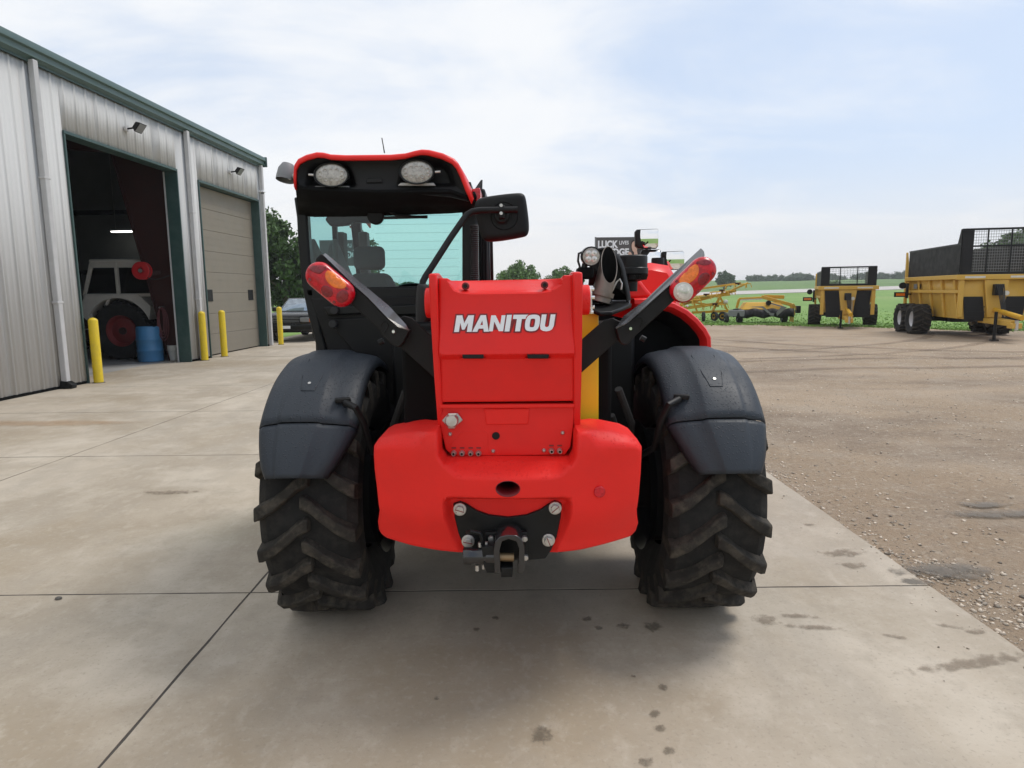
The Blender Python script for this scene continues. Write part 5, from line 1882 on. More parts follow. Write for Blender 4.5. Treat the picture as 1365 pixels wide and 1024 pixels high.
# small side mirror edge on the left pillar
MB().box((xl - .09, CY + .7, 1.86), (xl - .02, CY + .86, 2.0)).build('door_mirror', M['black'], cab, bevel=.02)

# ---- right-hand cab edge: hoses, corrugated intake
hsp = MB()
p0, p1 = P(632, 300, 3.60), P(633, 380, 3.60)
prof = []
for k in range(60):
    prof.append((.021 + (.004 if k % 2 else 0), k * (p1 - p0).length / 59))
hsp.lathe(prof, p0, p1 - p0, 14)
hsp.build('corrugated_hose', M['rubber_clean'], cab)
hsp = MB()
for x_, r_ in ((640, .010), (644, .008), (647.5, .012)):
    hsp.tube([P(x_ - 2, 262, 3.8), P(x_, 300, 3.8), P(x_ + 1, 385, 3.8)], r_, 8)
hsp.build('cab_side_hoses', M['black_satin'], cab)

# ---- big rear-view mirror on its arm
MO = XZ(chaikin([(634, 266), (645, 262), (690, 256.5), (699, 258), (702, 268), (706, 302), (704, 313), (697, 316), (665, 321.5), (648, 322), (641, 316), (636, 295), (631, 280)], 2), 3.12)
mir = hf(MO, lambda x, z, sd_: 3.10 + rnd(sd_, .03) * .9 + .02 * ((x + .03) / .12) ** 2 * .4, back=.015, cell=.02, rings=(.002, .006, .012, .02, .03)).build('rear_mirror', M['black'], th, angle=50)
hf(MO, lambda x, z, sd_: 3.158 + 0 * x, back=0, cell=.05, rings=()).build('mirror_glass', M['mirror'], mir, recalc=False)
c = P(669, 288, 3.094)
MB().lathe([(.0, .012), (.028, .012), (.033, .006), (.036, .0), (.038, 0), (.041, -.01)], c, (0, -1, 0), 30).build('mirror_socket', M['black_satin'], mir)
MB().lathe([(.060, .0), (.062, .002), (.064, -.004)], P(672, 288, 3.098), (0, -1, 0), 34).build('moulded_ring', M['black'], mir)
MB().box(tuple(P(664.5, 283, 3.05) - Vector((0, 0, .028))), tuple(P(673, 277, 3.05) + Vector((0, .05, .012)))).build('mirror_clamp', M['black'], mir, bevel=.006)
for x_, y_ in ((668, 274), (668, 284.5)):
    c = P(x_, y_, 3.048)
    MB().cyl(c, c + Vector((0, -.006, 0)), .0075, n=10).build('clamp_bolt', M['steel'], mir)
arm = [P(690, 279.5, 3.06), P(668, 280, 3.06), P(640, 280.5, 3.05), P(630, 282, 3.05), P(623, 286, 3.04), P(618, 292, 3.03), P(600, 318, 2.98), P(575, 357, 2.92), P(567, 369, 2.90), P(563.5, 376, 2.89), P(563, 384, 2.88), P(563, 410, 2.88)]
MB().tube(arm, .0145, 12).build('mirror_arm', M['black'], mir)
MB().lathe([(.018, .0), (.022, .005), (.024, .02), (.03, .06), (.032, .10), (.032, .16)], P(563, 379, 2.88), (0, 0, -1), 18).build('arm_boot', M['rubber_clean'], mir)

# ---- engine hood on the right
HYr = 3.55
hood_px = [(846, 398), (862, 397.5), (880, 399), (900, 403.5), (918, 413), (932, 425), (943, 438), (949, 450), (950, 470), (948, 505)]
hw_ = [P(x, y, HYr) for x, y in hood_px]
cxh = .55
def hsec(Y, k, dz):
    t = (Y - HYr)
    return [Vector((cxh + (q.x - cxh) * k, Y, q.z + dz - .05 * t * 0)) for q in hw_]
def hinner(Y, d):
    r_ = []
    for i, q in enumerate(hw_):
        t = (hw_[min(i + 1, len(hw_) - 1)] - hw_[max(i - 1, 0)]).normalized()
        nn = Vector((-t.z, 0, t.x))
        if nn.z > 0 or nn.x > 0:
            nn = -nn
        r_.append(Vector((q.x, Y, q.z)) + nn * d)
    return r_
hs_ = [hinner(HYr + .05, .055), hinner(HYr + .012, .040), hinner(HYr, .028), hinner(HYr + .004, .008), hsec(HYr + .02, 1, 0), hsec(HYr + .4, 1.0, .01), hsec(4.3, 1.0, .0), hsec(4.9, .98, -.04), hsec(5.3, .93, -.12), hsec(5.4, .85, -.2)]
hood = MB().grid(hs_).build('engine_hood', M['red'], th, angle=50)
inn = [hinner(HYr + .045, .05), hinner(HYr + .10, .09), hinner(HYr + .16, .10), hinner(HYr + .20, .14)]
MB().grid(inn).build('hood_seal', M['black'], hood)
a_ = hinner(HYr + .19, .12)
MB().add([tuple(q) for q in a_] + [(.30, HYr + .19, 1.0), (.30, HYr + .19, 1.55)], [list(range(len(a_) + 2))]).build('engine_grille', M['black_deep'], hood, solid=.02)
for k in range(5):
    q_ = hinner(HYr + .185, .14 + .03 * k)
    MB().tube([q for q in q_], .004, 6).build('grille_ring', M['black'], hood)
for q in ((916, 408.5), (884, 395.5)):
    c = P(*q, HYr)
    MB().cyl(c, c + Vector((0, -.006, .004)), .006, n=10).build('hood_screw', M['pail'], hood)
# hood top mass and crown further forward
MB().prism([P(798, 402, 3.62), P(800, 378, 3.62), P(815, 372, 3.62), P(850, 368, 3.62), P(862, 384, 3.62), P(873, 397, 3.62)], (0, .5, 0)).build('hood_shoulder', M['red'], hood, bevel=.02)
hc_ = []
for Y_, k_, dz in ((4.35, .86, -.05), (4.42, 1, 0), (5.0, 1, .01), (5.35, .9, -.04), (5.45, .7, -.12)):
    cx_ = .86
    hc_.append([Vector((cx_ + (x_ - cx_) * k_, Y_, z_ + dz)) for x_, z_ in ((.62, 1.45), (.64, 1.64), (.69, 1.73), (.78, 1.785), (.92, 1.80), (1.04, 1.78), (1.10, 1.69), (1.13, 1.45))])
MB().grid(hc_).add(hc_[0], [list(range(len(hc_[0])))]).add(hc_[-1], [list(range(len(hc_[-1])))]).build('hood_crown', M['red'], hood, angle=50)
c = Vector((1.035, 4.72, 1.785))
MB().lathe([(0, .06), (.042, .06), (.045, .05), (.045, .0)], c, (0, 0, 1), 20).build('filler_cap', M['black'], hood)
# pre-cleaner bowl
c = P(842, 373, 3.45)
pc = MB().lathe([(.0, .125), (.070, .124), (.078, .118), (.079, .112), (.079, .062), (.083, .058), (.083, .03), (.073, .022), (.071, .0), (.03, -.01), (.03, -.06)], c, (0, 0, 1), 36).build('air_pre_cleaner', M['black_satin'], th, angle=30)
mb = MB()
for k in range(40):
    t = 2 * PI * k / 40
    q_ = c + Vector((.0735 * math.cos(t), .0735 * math.sin(t), 0))
    mb.bar(q_ + Vector((0, 0, .0)), q_ + Vector((.009 * math.cos(t), .009 * math.sin(t), .026)), .004, .004)
mb.build('intake_fins', M['black'], pc)

# ---- exhaust, heat shield, lamp
c0, c1 = P(801, 396, 2.93), P(817, 334, 2.93)
ax_ = (c1 - c0).normalized()
aa_ = Vector((1, 0, 0))
aa_ = (aa_ - ax_ * aa_.dot(ax_)).normalized()
bb_ = ax_.cross(aa_)
def ering(k, r_, slant=0.0, n=32):
    o_ = c0 + (c1 - c0) * k
    return [o_ + (aa_ * math.cos(2 * PI * i / n) + bb_ * math.sin(2 * PI * i / n)) * r_ + ax_ * slant * (math.sin(2 * PI * i / n) * .85 - math.cos(2 * PI * i / n) * .35) for i in range(n + 1)]
er = [ering(-.1, .049), ering(.05, .045), ering(.3, .043), ering(.68, .043, .085), ering(.70, .0425, .085), ering(.70, .039, .085), ering(.3, .039), ering(0, .039), ering(0, .001)]
ex = MB().grid(er).build('exhaust_pipe', M['exhaust'], th, angle=40)
MB().grid([ering(.69, .0388, .085), ering(.3, .0385), ering(.1, .0385), ering(.1, .001)]).build('pipe_lining', M['black_deep'], ex)  # black inner wall of the cut pipe end
MB().lathe([(.046, 0), (.054, .0), (.054, .02), (.046, .02)], c0 + ax_ * .005, ax_, 28).build('pipe_clamp', M['exhaust'], ex)
sh_px = chaikin([(797, 331), (806, 329.5), (815, 331), (825, 339), (832, 353), (836, 372), (840, 390), (841, 400)], 2, closed=False)
rows_ = [[P(x, y, 3.02) for x, y in sh_px], [P(x - 3, y + 1, 2.995) for x, y in sh_px], [P(x - 5, y + 3, 2.99) for x, y in sh_px]]
mb = MB().grid(rows_)
hp_ = [P(x, y, 3.02) for x, y in sh_px] + [P(783, 400, 3.02), P(786, 352, 3.02)]
mb.add(hp_, [list(range(len(hp_)))])
hsd = mb.build('heat_shield', M['black'], ex, solid=.006)
MB().tube([P(816, 388, 2.96), P(822, 376, 2.96), P(826, 372, 2.96), P(829, 378, 2.96), P(828, 386, 2.96)], .004, 6).build('wire_clip', M['steel'], hsd)
# deck plate with vents
dk = [P(778, 408, 2.84), P(800, 416.5, 2.80), P(816, 415.5, 2.82), P(840, 405, 2.95), P(840, 396, 3.16), P(826, 391, 3.25), P(785, 392, 3.2), P(776, 400, 3.0)]
deck = MB().prism(dk, (0, 0, -.012)).build('deck_plate', M['black_satin'], th, bevel=.004)
fr_ = [P(778, 408, 2.84), P(800, 416.5, 2.80), P(816, 415.5, 2.82), P(842, 405, 2.95)]
MB().grid([fr_, [q + Vector((0, .004, -.016)) for q in fr_]]).build('deck_skirt', M['black_satin'], deck, solid=.008)
for k in range(2):
    for j in range(3):
        q_ = P(792 + k * 16 + j * 1.0, 399.5 + j * 3.6, 3.03 - j * .06)
        q_.z = dk[0].z + .004 + (.018 if True else 0) * 0 + (P(792, 399.5 + j * 3.6, 3.03 - j * .06).z - dk[0].z) * .0 + .004
        MB().prism([q_ + Vector((-.02, -.008, 0)), q_ + Vector((.02, -.008, 0)), q_ + Vector((.02, .012, .012)), q_ + Vector((-.02, .012, .012))], (0, 0, .003)).build('vent_louvre', M['black_satin'], deck)
c = P(788, 342, 2.88)
lm = MB().lathe([(0, -.075), (.028, -.072), (.040, -.045), (.042, -.03), (.041, .0), (.0425, .006), (.038, .008), (.037, .003)], c, (.05, -1, -.06), 30).build('round_work_lamp', M['black_satin'], th)
MB().lathe([(.037, .004), (.02, .007), (0, .008)], c, (.05, -1, -.06), 28).build('lamp_lens', M['lamp_glass'], lm)
mb = MB()
for i in range(4):
    t = PI / 4 + i * PI / 2
    mb.lathe([(.0135, .0), (.013, .003), (.007, .0065), (.002, .006)], c + Vector((.0175 * math.cos(t), -.005, .0175 * math.sin(t))), (.05, -1, -.06), 14)
mb.build('led_reflectors', M['lens_white'], lm)
MB().tube([P(777, 336, 2.92), P(771.5, 338, 2.92), P(770.5, 348, 2.92), P(773, 356, 2.92), P(769, 363, 2.92), P(765, 372, 2.9)], .005, 8).build('lamp_cable', M['rubber_clean'], lm)
MB().tube([P(780, 352, 2.9), P(777, 362, 2.9), P(774, 375, 2.9), P(773, 392, 2.9)], .013, 8).build('lamp_bracket', M['black_satin'], lm)
MB().box(tuple(P(771, 372, 2.88)), tuple(P(792, 356, 2.88) + Vector((0, .12, 0)))).build('lamp_base', M['black_deep'], lm, bevel=.01)

# ---- three mirrors at the front right corner
for px_, Yd, rot in (([(849.5, 306), (876, 305), (878, 307), (877.5, 328), (875, 331.5), (851, 331), (847.5, 328), (847, 309)], 5.15, 0), ([(856.5, 333), (879, 332.5), (881, 335), (881, 381), (879, 383), (856, 384), (855, 381), (855, 336)], 5.2, 0),
                     ([(884, 335.5), (910, 334.5), (912.5, 337), (912, 357), (909, 359.5), (886, 360), (883, 357), (882.5, 338)], 5.15, 0)):
    poly = XZ(px_, Yd)
    mm = hf(poly, lambda x, z, sd_: Yd - .004 + rnd(sd_, .008), back=.045, cell=.05, rings=(.003, .008)).build('front_mirror', M['black_satin'], th, angle=60)
    cxm, czm = np.mean([p[0] for p in poly]), np.mean([p[1] for p in poly])
    pin = [(cxm + (p[0] - cxm) * .93, czm + (p[1] - czm) * .93) for p in poly]
    # slightly convex glass
    sx_ = max(p[0] for p in poly) - cxm
    sg = 1
    hf(pin, lambda x, z, sd_: Yd - .015 + .007 * ((x - cxm) / sx_) ** 2 + .006 * ((z - czm) / sx_) ** 2 - .05 * (z - czm) - .165 * (x - cxm), back=.02, cell=.02, rings=(.01,)).build('mirror_glass', M['mirror'], mm, angle=80)
MB().tube([(1.06, 5.22, 1.55), (1.08, 5.24, 1.75), (1.06, 5.24, 1.95), (1.06, 5.22, 2.02)], .012, 8).build('mirror_stalk', M['black_satin'], th)
MB().tube([(1.07, 5.24, 1.80), (1.15, 5.24, 1.84), (1.21, 5.2, 1.85), (1.26, 5.22, 1.87)], .012, 8).build('mirror_stalk', M['black_satin'], th)

# ================================================================== YARD MACHINES
def spreader(name, label, loc, rz, Wd, front_y, Ln, zb, zr, ztop_side, ztop_front, tandem, wr, ww, track, ztop_board):
    """manure spreader; local frame: hitch at the origin, body runs along +y, z up"""
    t = thing(name, label, 'spreader', loc, rz, group='yellow manure spreaders parked on the gravel')
    h = Wd / 2
    b = h - (.20 if tandem else .42)
    y0, y1 = front_y, front_y + Ln
    zmid = zb + .62 * (zr - zb)
    # tub: sides lean in below the rail
    tub = MB()
    sec = lambda y: [(-h + .06, y, zr - .10), (-h + .10, y, zmid), (-b, y, zb), (b, y, zb), (h - .10, y, zmid), (h - .06, y, zr - .10)]
    tub.grid([sec(y0 + .03), sec(y1)])
    tub.add(sec(y0 + .03), [list(range(6))])
    tub.build('tub', M['spreader'], t, solid=.03, angle=20)
    # top rail
    for s in (-1, 1):
        MB().box((s * h - .09, y0, zr - .14), (s * h + .09 - .09 * (s > 0) * 0, y1, zr)).build('side_rail', M['spreader'], t, bevel=.015)
    MB().box((-h - .10, y0 - .10, zr - .16), (h + .10, y0 + .02, zr)).build('front_rail', M['spreader'], t, bevel=.015)
    # ribs on the sides
    for s in (-1, 1):
        for k in range(5):
            y_ = y0 + .35 + k * (Ln - .5) / 4.0
            MB().prism([(s * (h + .02), y_ - .06, zr - .14), (s * (h - .03), y_ - .06, zmid), (s * (b + .05), y_ - .06, zb), (s * (b - .05), y_ - .06, zb), (s * (h - .14), y_ - .06, zmid), (s * (h - .08), y_ - .06, zr - .14)], (0, .12, 0)).build('side_rib', M['spreader'], t, bevel=.01)
        MB().bar((s * (h - .02), y0, zmid), (s * (h - .02), y1, zmid), .05, .10).build('mid_rail', M['spreader'], t, bevel=.01)
    # front: tapering centre post, dark boards on both sides
    MB().prism([(-.34, y0 - .06, zr - .16), (.34, y0 - .06, zr - .16), (.20, y0 - .10, zb + .05), (-.20, y0 - .10, zb + .05)], (0, .07, 0)).build('centre_post', M['spreader'], t, bevel=.015)
    for s in (-1, 1):
        MB().prism([(s * (h - .16), y0 + .0, ztop_board), (s * .33, y0 + .0, ztop_board), (s * .22, y0 + .0, zb - .06), (s * (h - .24), y0 + .0, zb - .06)], (0, .025, 0)).build('front_board', M['board'], t)
        for k in range(3):
            z_ = zb + .06 + k * .16
            MB().bar((s * .25, y0 - .012, z_), (s * (h - .3), y0 - .012, z_), .02, .025).build('board_batten', M['black_satin'], t)
        MB().box((s * (h - .08) - .07, y0 - .05, zb + .05), (s * (h - .08) + .07, y0 + .05, zr - .16)).build('corner_post', M['spreader'], t, bevel=.015)
    # control block, hoses
    cb = MB().box((-.13, y0 - .30, zmid - .12), (.10, y0 - .10, zr - .30)).build('valve_block', M['black_satin'], t, bevel=.02)
    mb = MB()
    for k in range(5):
        x_ = -.10 + .05 * k
        mb.tube([(x_, y0 - .28, zr - .3), (x_ * .8 + .02, y0 - .36, zmid), (x_ * .5 + .05, y0 - .5, zb + .3), (.05, -.1 + .05 * k, zb + .12)], .014, 6)
    mb.build('hose', M['rubber_clean'], cb)
    MB().cyl((.18, y0 - .22, zmid - .05), (.18, y0 - .32, zmid - .05), .07, n=18).build('gauge', M['pail'], cb)
    MB().tube([(.16, y0 - .2, zmid - .05), (.17, y0 - .22, zb + .2), (.1, y0 - .5, zb + .1)], .02, 8).build('steel_pipe', M['steel'], cb)
    # tongue, hitch, jack, driveline
    tg = MB()
    tg.prism([(-.30, y0 + .3, zb - .12), (.30, y0 + .3, zb - .12), (.10, .12, zb - .16), (-.10, .12, zb - .16)], (0, 0, .16))
    tg.box((-.14, -.05, zb - .22), (.14, .25, zb - .06))
    tng = tg.build('tongue', M['spreader'], t, bevel=.02)
    MB().cyl((0, -.02, zb - .26), (0, -.02, zb + .02), .05, n=14).build('hitch_eye', M['steel'], tng)
    MB().cyl((-.26, y0 * .45, .04), (-.26, y0 * .45, zb + .25), .045, n=12).build('jack', M['black_satin'], tng)
    MB().box((-.36, y0 * .45 - .09, 0.0), (-.16, y0 * .45 + .09, .04)).build('jack_foot', M['black_satin'], tng)
    MB().cyl((0.02, -.25, zb + .10), (.0, y0, zb + .30), .075, n=14).build('driveline_guard', M['yellow'], tng)
    # upper boards and mesh guard
    for s in (-1, 1):
        MB().box((s * (h - .02) - .025, y0 + .02, zr), (s * (h - .02) + .025, y1 - .1, ztop_side)).build('side_board', M['board'], t)
        MB().box((s * (h - .02) - .035, y0, ztop_side), (s * (h - .02) + .035, y1 - .08, ztop_side + .05)).build('board_cap', M['black_satin'], t)
        MB().prism([(s * (h - .02) - .03, y0 + .03, zr), (s * (h - .02) - .03, y0 + .03, ztop_front), (s * (h - .02) - .03, y0 + .10, ztop_front), (s * (h - .02) - .03, y0 + .28, ztop_side + .06), (s * (h - .02) - .03, y0 + .28, zr)], (.06, 0, 0)).build('front_side_board', M['board'], t)
        MB().box((s * (h - .17) - .15, y0 - .01, zr), (s * (h - .17) + .15, y0 + .025, ztop_front)).build('guard_post', M['board'], t)
    gd = MB()
    gd.bar((-h, y0, ztop_front - .02), (h, y0, ztop_front - .02), .05, .06)
    gd.bar((-h, y0, zr + .62 * (ztop_front - zr)), (h, y0, zr + .62 * (ztop_front - zr)), .04, .05) if tandem else None
    gd.bar((-h, y0, zr + .03), (h, y0, zr + .03), .05, .10)
    for x_ in (-.32, .32):
        gd.bar((x_, y0, zr), (x_, y0, ztop_front), .035, .035)
    g_ = gd.build('guard_frame', M['black_satin'], t)
    wi = MB()
    nx, nz = (22, 16) if tandem else (14, 9)
    for k in range(nx):
        x_ = -h + .32 + k * (2 * h - .64) / (nx - 1)
        wi.bar((x_, y0 + .01, zr), (x_, y0 + .01, ztop_front), .007, .007)
    for k in range(nz):
        z_ = zr + k * (ztop_front - zr) / nz
        wi.bar((-h + .3, y0 + .012, z_), (h - .3, y0 + .012, z_), .012, .012)
    wi.build('wire_mesh', M['grey_lamp'], g_)
    # rear beater posts, tail lamps
    for s in (-1, 1):
        MB().prism([(s * (h + .02) - .04, y1 - .1, zb), (s * (h + .02) - .04, y1 + .05, zb), (s * (h + .02) - .04, y1 + .12, ztop_side + .02), (s * (h + .02) - .04, y1 - .02, ztop_side - .35)], (.08, 0, 0)).build('rear_post', M['spreader'], t, bevel=.01)
        if s > 0:
            continue
        lb = MB().box((s * (h + .12) - .04, y1 - .5, zmid - .25), (s * (h + .12) + .04, y1 - .40, zmid + .3)).build('lamp_bracket', M['black_satin'], t)
        MB().cyl((s * (h + .30), y1 - .56, zmid + .22), (s * (h + .30), y1 - .48, zmid + .22), .12, n=18).build('round_marker', M['black'], lb)
        MB().box((s * (h + .38) - .20, y1 - .60, zmid - .20), (s * (h + .38) + .20, y1 - .52, zmid - .02)).build('lamp_box', M['black'], lb, bevel=.01)
        MB().box((s * (h + .38) - .15, y1 - .605, zmid - .16), (s * (h + .38) + .15, y1 - .599, zmid - .06)).build('marker_lamp', M['lens_amber'], lb)
        MB().bar((s * h, y1 - .54, zmid - .1), (s * (h + .3), y1 - .54, zmid - .1), .05, .05).build('lamp_stay', M['black_satin'], lb)
    # decals on the side and rail
    for s in (-1, 1):
        d_ = MB().box((s * (h - .055) - .004, y1 - .95, zmid + .10), (s * (h - .055) + .004, y1 - .62, zmid + .27)).build('side_decal', M['grey_lamp'], t)
        d_.location.x = s * .012
        for k in range(3):
            MB().box((s * (h - .055) - .006, y1 - 1.30 + k * .1, zmid + .10), (s * (h - .055) + .006, y1 - 1.23 + k * .1, zmid + .27)).build('side_number', M['black'], d_)
        MB().box((s * .62 - .28, y0 - .105, zr - .11), (s * .62 + .28, y0 - .1005, zr - .05)).build('rail_decal', M['pail'], t)
    # wheels
    yw = [y0 + Ln * .55, y0 + Ln * .55 + 2 * wr + .16] if tandem else [y0 + Ln * .62]
    ax = MB().box((-.35, yw[0] - .4, wr - .1), (.35, yw[-1] + .4, zb)).build('axle_frame', M['black_satin'], t)
    for y_ in yw:
        MB().cyl((-track, y_, wr), (track, y_, wr), .08, n=12).build('axle', M['black_satin'], ax)
        for s in (-1, 1):
            wheel(t, (s * track, y_, wr - .01), s, wr, ww, 16, M['rim_white'], M['rubber'], wr * .5, lug_h=.03, ground=0.0, lug_w=.05, n=40)
    return t


spreader('manure_spreader', 'large yellow tandem-axle manure spreader with black side boards at the right edge', (14.69, 19.24, 0), R(-13), 2.05, 1.45, 4.6, .62, 2.0, 2.92, 3.40, True, .53, .56, 1.25, 1.32)
spreader('manure_spreader', 'small yellow single-axle manure spreader facing forward with a black mesh guard', (13.45, 26.35, 0), R(-22), 2.05, 1.35, 3.6, .48, 1.72, 2.30, 2.50, False, .47, .50, 1.12, 1.52)


def small_wheel(c, r_, w_, axis, parent, rim='rim_white'):
    c, ax_ = Vector(c), Vector(axis)
    h_ = MB().cyl(c - ax_ * w_ * .55, c + ax_ * w_ * .55, r_ * .25, n=12).build('wheel', M['black_satin'], parent)
    MB().lathe([(r_ * .55, -w_ * .4), (r_ * .9, -w_ * .5), (r_, -w_ * .3), (r_, w_ * .3), (r_ * .9, w_ * .5), (r_ * .55, w_ * .4)], c, ax_, 24, closed=True).build('tyre', M['rubber_clean'], h_)
    MB().lathe([(r_ * .2, w_ * .2), (r_ * .56, w_ * .35), (r_ * .56, -w_ * .35), (r_ * .2, -w_ * .2)], c, ax_, 20, closed=True).build('rim', M[rim], h_)
    return h_


# disc mower conditioner
dm = thing('disc_mower', 'yellow disc mower with dark canvas skirt beside the small spreader', 'mower', tuple(Vector((12.35, 32.2, 0))), R(-8))
MB().box((-1.45, .0, .52), (1.15, 1.2, .62)).build('cutter_deck', M['black_satin'], dm, bevel=.03)
MB().prism([(-1.15, .05, .62), (1.0, .05, .62), (.75, .35, .98), (-.85, .35, .98)], (0, .8, 0)).build('deck_hood', M['yellow'], dm, bevel=.05)
sk_ = MB()
rows_ = []
for z_, o_ in ((.66, .03), (.45, -.04), (.26, -.06)):
    rows_.append([(-1.55 + 2.85 * k / 40, -.05 + o_ + .03 * math.sin(k * 1.3), z_ + .04 * math.sin(k * .55)) for k in range(41)])
sk_.grid(rows_)
sk_.build('canvas_skirt', M['board'], dm, solid=.01)
MB().prism([(-.75, -.12, .78), (-.2, -.12, .72), (.2, -.12, .35), (.5, -.12, .32), (.95, -.12, .75), (.7, -.12, .80), (.45, -.12, .45), (.2, -.12, .48), (-.15, -.12, .80)], (0, .02, 0)).build('folded_canvas', M['grey_lamp'], dm)
fr = MB()
fr.bar((-1.25, .6, .7), (-1.15, .6, 1.15), .1, .12)
fr.bar((-1.15, .6, 1.15), (-.1, .6, 1.20), .1, .12)
fr.bar((-.1, .6, 1.25), (1.25, .3, .85), .14, .16)
fr.bar((.1, .9, 1.25), (1.05, .9, 1.22), .16, .18)
fr.bar((1.25, .3, .9), (1.35, .2, .35), .14, .14)
fr.build('lift_frame', M['yellow'], dm, bevel=.02)
MB().cyl((.15, .25, .95), (.15, .12, .95), .12, n=18).build('gearbox', M['black_satin'], dm)
MB().bar((.2, .2, .95), (.85, .1, .75), .06, .06).build('drive_shaft', M['grey_lamp'], dm)
MB().bar((-1.1, .5, 1.1), (-.1, .5, 1.14), .05, .05).build('lift_cylinder', M['steel'], dm)
MB().box((-1.75, -.12, .30), (-1.0, .05, .62)).build('end_guard', M['grey_lamp'], dm, bevel=.03)
MB().box((1.45, .1, .45), (1.65, .4, .80)).build('hitch_box', M['black_satin'], dm, bevel=.02)
mb = MB()
mb.bar((1.3, .2, .9), (1.55, .2, .5), .06, .08)
mb.bar((1.35, .3, .5), (1.35, .3, .02), .07, .07)
mb.bar((1.2, .1, .45), (1.2, .1, .05), .09, .09)
mb.build('parking_stand', M['spreader'], dm)
for x_ in (-1.15, .95):
    small_wheel((x_, .35, .27), .27, .26, (1, 0, 0), dm, 'grey_lamp')
small_wheel((-1.75, .5, .24), .24, .2, (1, 0, 0), dm)

# folded rotary rake
rk = thing('hay_rake', 'yellow folded hay rake with thin tubular arms and small caster wheels', 'hay rake', (10.35, 34.6, 0), R(6))
fr = MB()
for (a, b, w_) in (((-2.4, 0, .55), (1.0, .2, .95), .12), ((-2.4, .3, .62), (1.6, .5, 1.55), .09), ((-2.2, 0, 1.05), (1.2, .3, 1.35), .08), ((-1.7, .4, 1.5), (1.9, .6, 1.95), .08), ((-2.6, .2, 1.25), (.6, .3, .75), .07), ((-.9, .1, .45), (1.3, .2, .5), .10),
                   ((.2, .1, .5), (.75, .2, 1.5), .08), ((1.1, .2, .45), (.55, .3, 1.4), .07), ((-1.6, .1, .4), (-1.3, .2, 1.55), .08), ((-.6, .1, .4), (-.9, .2, 1.2), .07), ((-2.9, .2, .5), (-2.3, .2, 1.3), .08), ((1.0, .3, 1.45), (2.25, .5, 1.95), .07)):
    fr.bar(a, b, w_ * 1.25, w_ * 1.25)
fr.build('folded_frame', M['yellow'], rk)
for k, (x_, z_) in enumerate(((-2.0, .8), (-1.1, 1.05), (-.2, 1.3), (.65, 1.5), (1.5, 1.85), (-1.6, 1.35), (.3, .8))):
    hub = MB().cyl((x_, .05, z_), (x_, .05, z_ + .12), .14, n=14).build('rotor_hub', M['primer'], rk)
    mb = MB()
    for j in range(7):
        t = 2 * PI * j / 7 + k
        e = Vector((x_ + .62 * math.cos(t), .05 + .62 * math.sin(t), z_ + .02 + .05 * math.cos(t)))
        mb.tube([(x_, .05, z_ + .03), e, e + Vector((.06 * math.cos(t), .06 * math.sin(t), -.2))], .024, 5)
    mb.build('tine_arm', M['yellow'], hub)
for x_ in (-2.3, -1.2, -.35, .25, .7):
    small_wheel((x_, -.05, .24), .24, .17, (math.cos(x_), math.sin(x_), 0), rk, 'yellow')
MB().ball((.85, .0, .98), .12, 12, 8).build('oil_reservoir', M['pail'], rk)

# ------------------------------------------------------------------ billboard
bY = 30.0
sg = thing('billboard', 'dark billboard on posts with white LUCK LIVES lettering and a portrait', 'billboard', (P(830, 400, bY).x, bY, 0), world=True)
a_, b_ = P(795, 316.5, bY), P(795, 351, bY)
xr_ = P(868, 330, bY).x
fc = MB().box((a_.x, bY, b_.z), (xr_, bY + .08, a_.z)).build('board', mat('billboard_print', (.085, .078, .078), .5, var=.05), sg, bevel=.01)
MB().box((a_.x - .06, bY + .01, b_.z - .04), (a_.x + .001, bY + .1, a_.z + .02)).build('frame_edge', M['grey_lamp'], sg)
for x_ in (a_.x + .5, xr_ - .4):
    MB().cyl((x_, bY + .16, 0), (x_, bY + .16, a_.z - .1), .07, n=14).build('post', M['grey_lamp'], sg)


def text(s_, x0, ytop, h_px, width_px, m, parent, bold=.012, nm='lettering'):
    cu = bpy.data.curves.new('t', 'FONT')
    cu.body = s_
    cu.size = 1
    cu.offset = bold
    o = bpy.data.objects.new('t', cu)
    COL.objects.link(o)
    bpy.context.view_layer.update()
    me = bpy.data.meshes.new_from_object(o.evaluated_get(bpy.context.evaluated_depsgraph_get()))
    bpy.data.objects.remove(o)
    xs_ = [v.co.x for v in me.vertices]
    ys_ = [v.co.y for v in me.vertices]
    p0_, p1_ = P(x0, ytop + h_px, bY), P(x0 + width_px, ytop, bY)
    vs = [(p0_.x + (v.co.x - min(xs_)) / (max(xs_) - min(xs_)) * (p1_.x - p0_.x), bY - .012, p0_.z + (v.co.y - min(ys_)) / (max(ys_) - min(ys_)) * (p1_.z - p0_.z)) for v in me.vertices]
    MB().add(vs, [list(p.vertices) for p in me.polygons]).build(nm, m, parent, smooth=False, recalc=False)


text('LUCK', 797, 320.5, 10.5, 27, M['white'], fc, .045)
text('LIVES', 825.5, 321, 5.2, 12.5, M['white'], fc, .02)
text('EDGE', 812, 331, 9.8, 26.5, M['white'], fc, .045)
skin = mat('printed_skin_tone', (.62, .40, .31), .5, var=.04)
hair = mat('printed_dark_hair', (.03, .02, .018), .5)


def flat(px, m, nm, d_):
    MB().plate(px, bY - d_, .004).build(nm, m, fc, smooth=False)


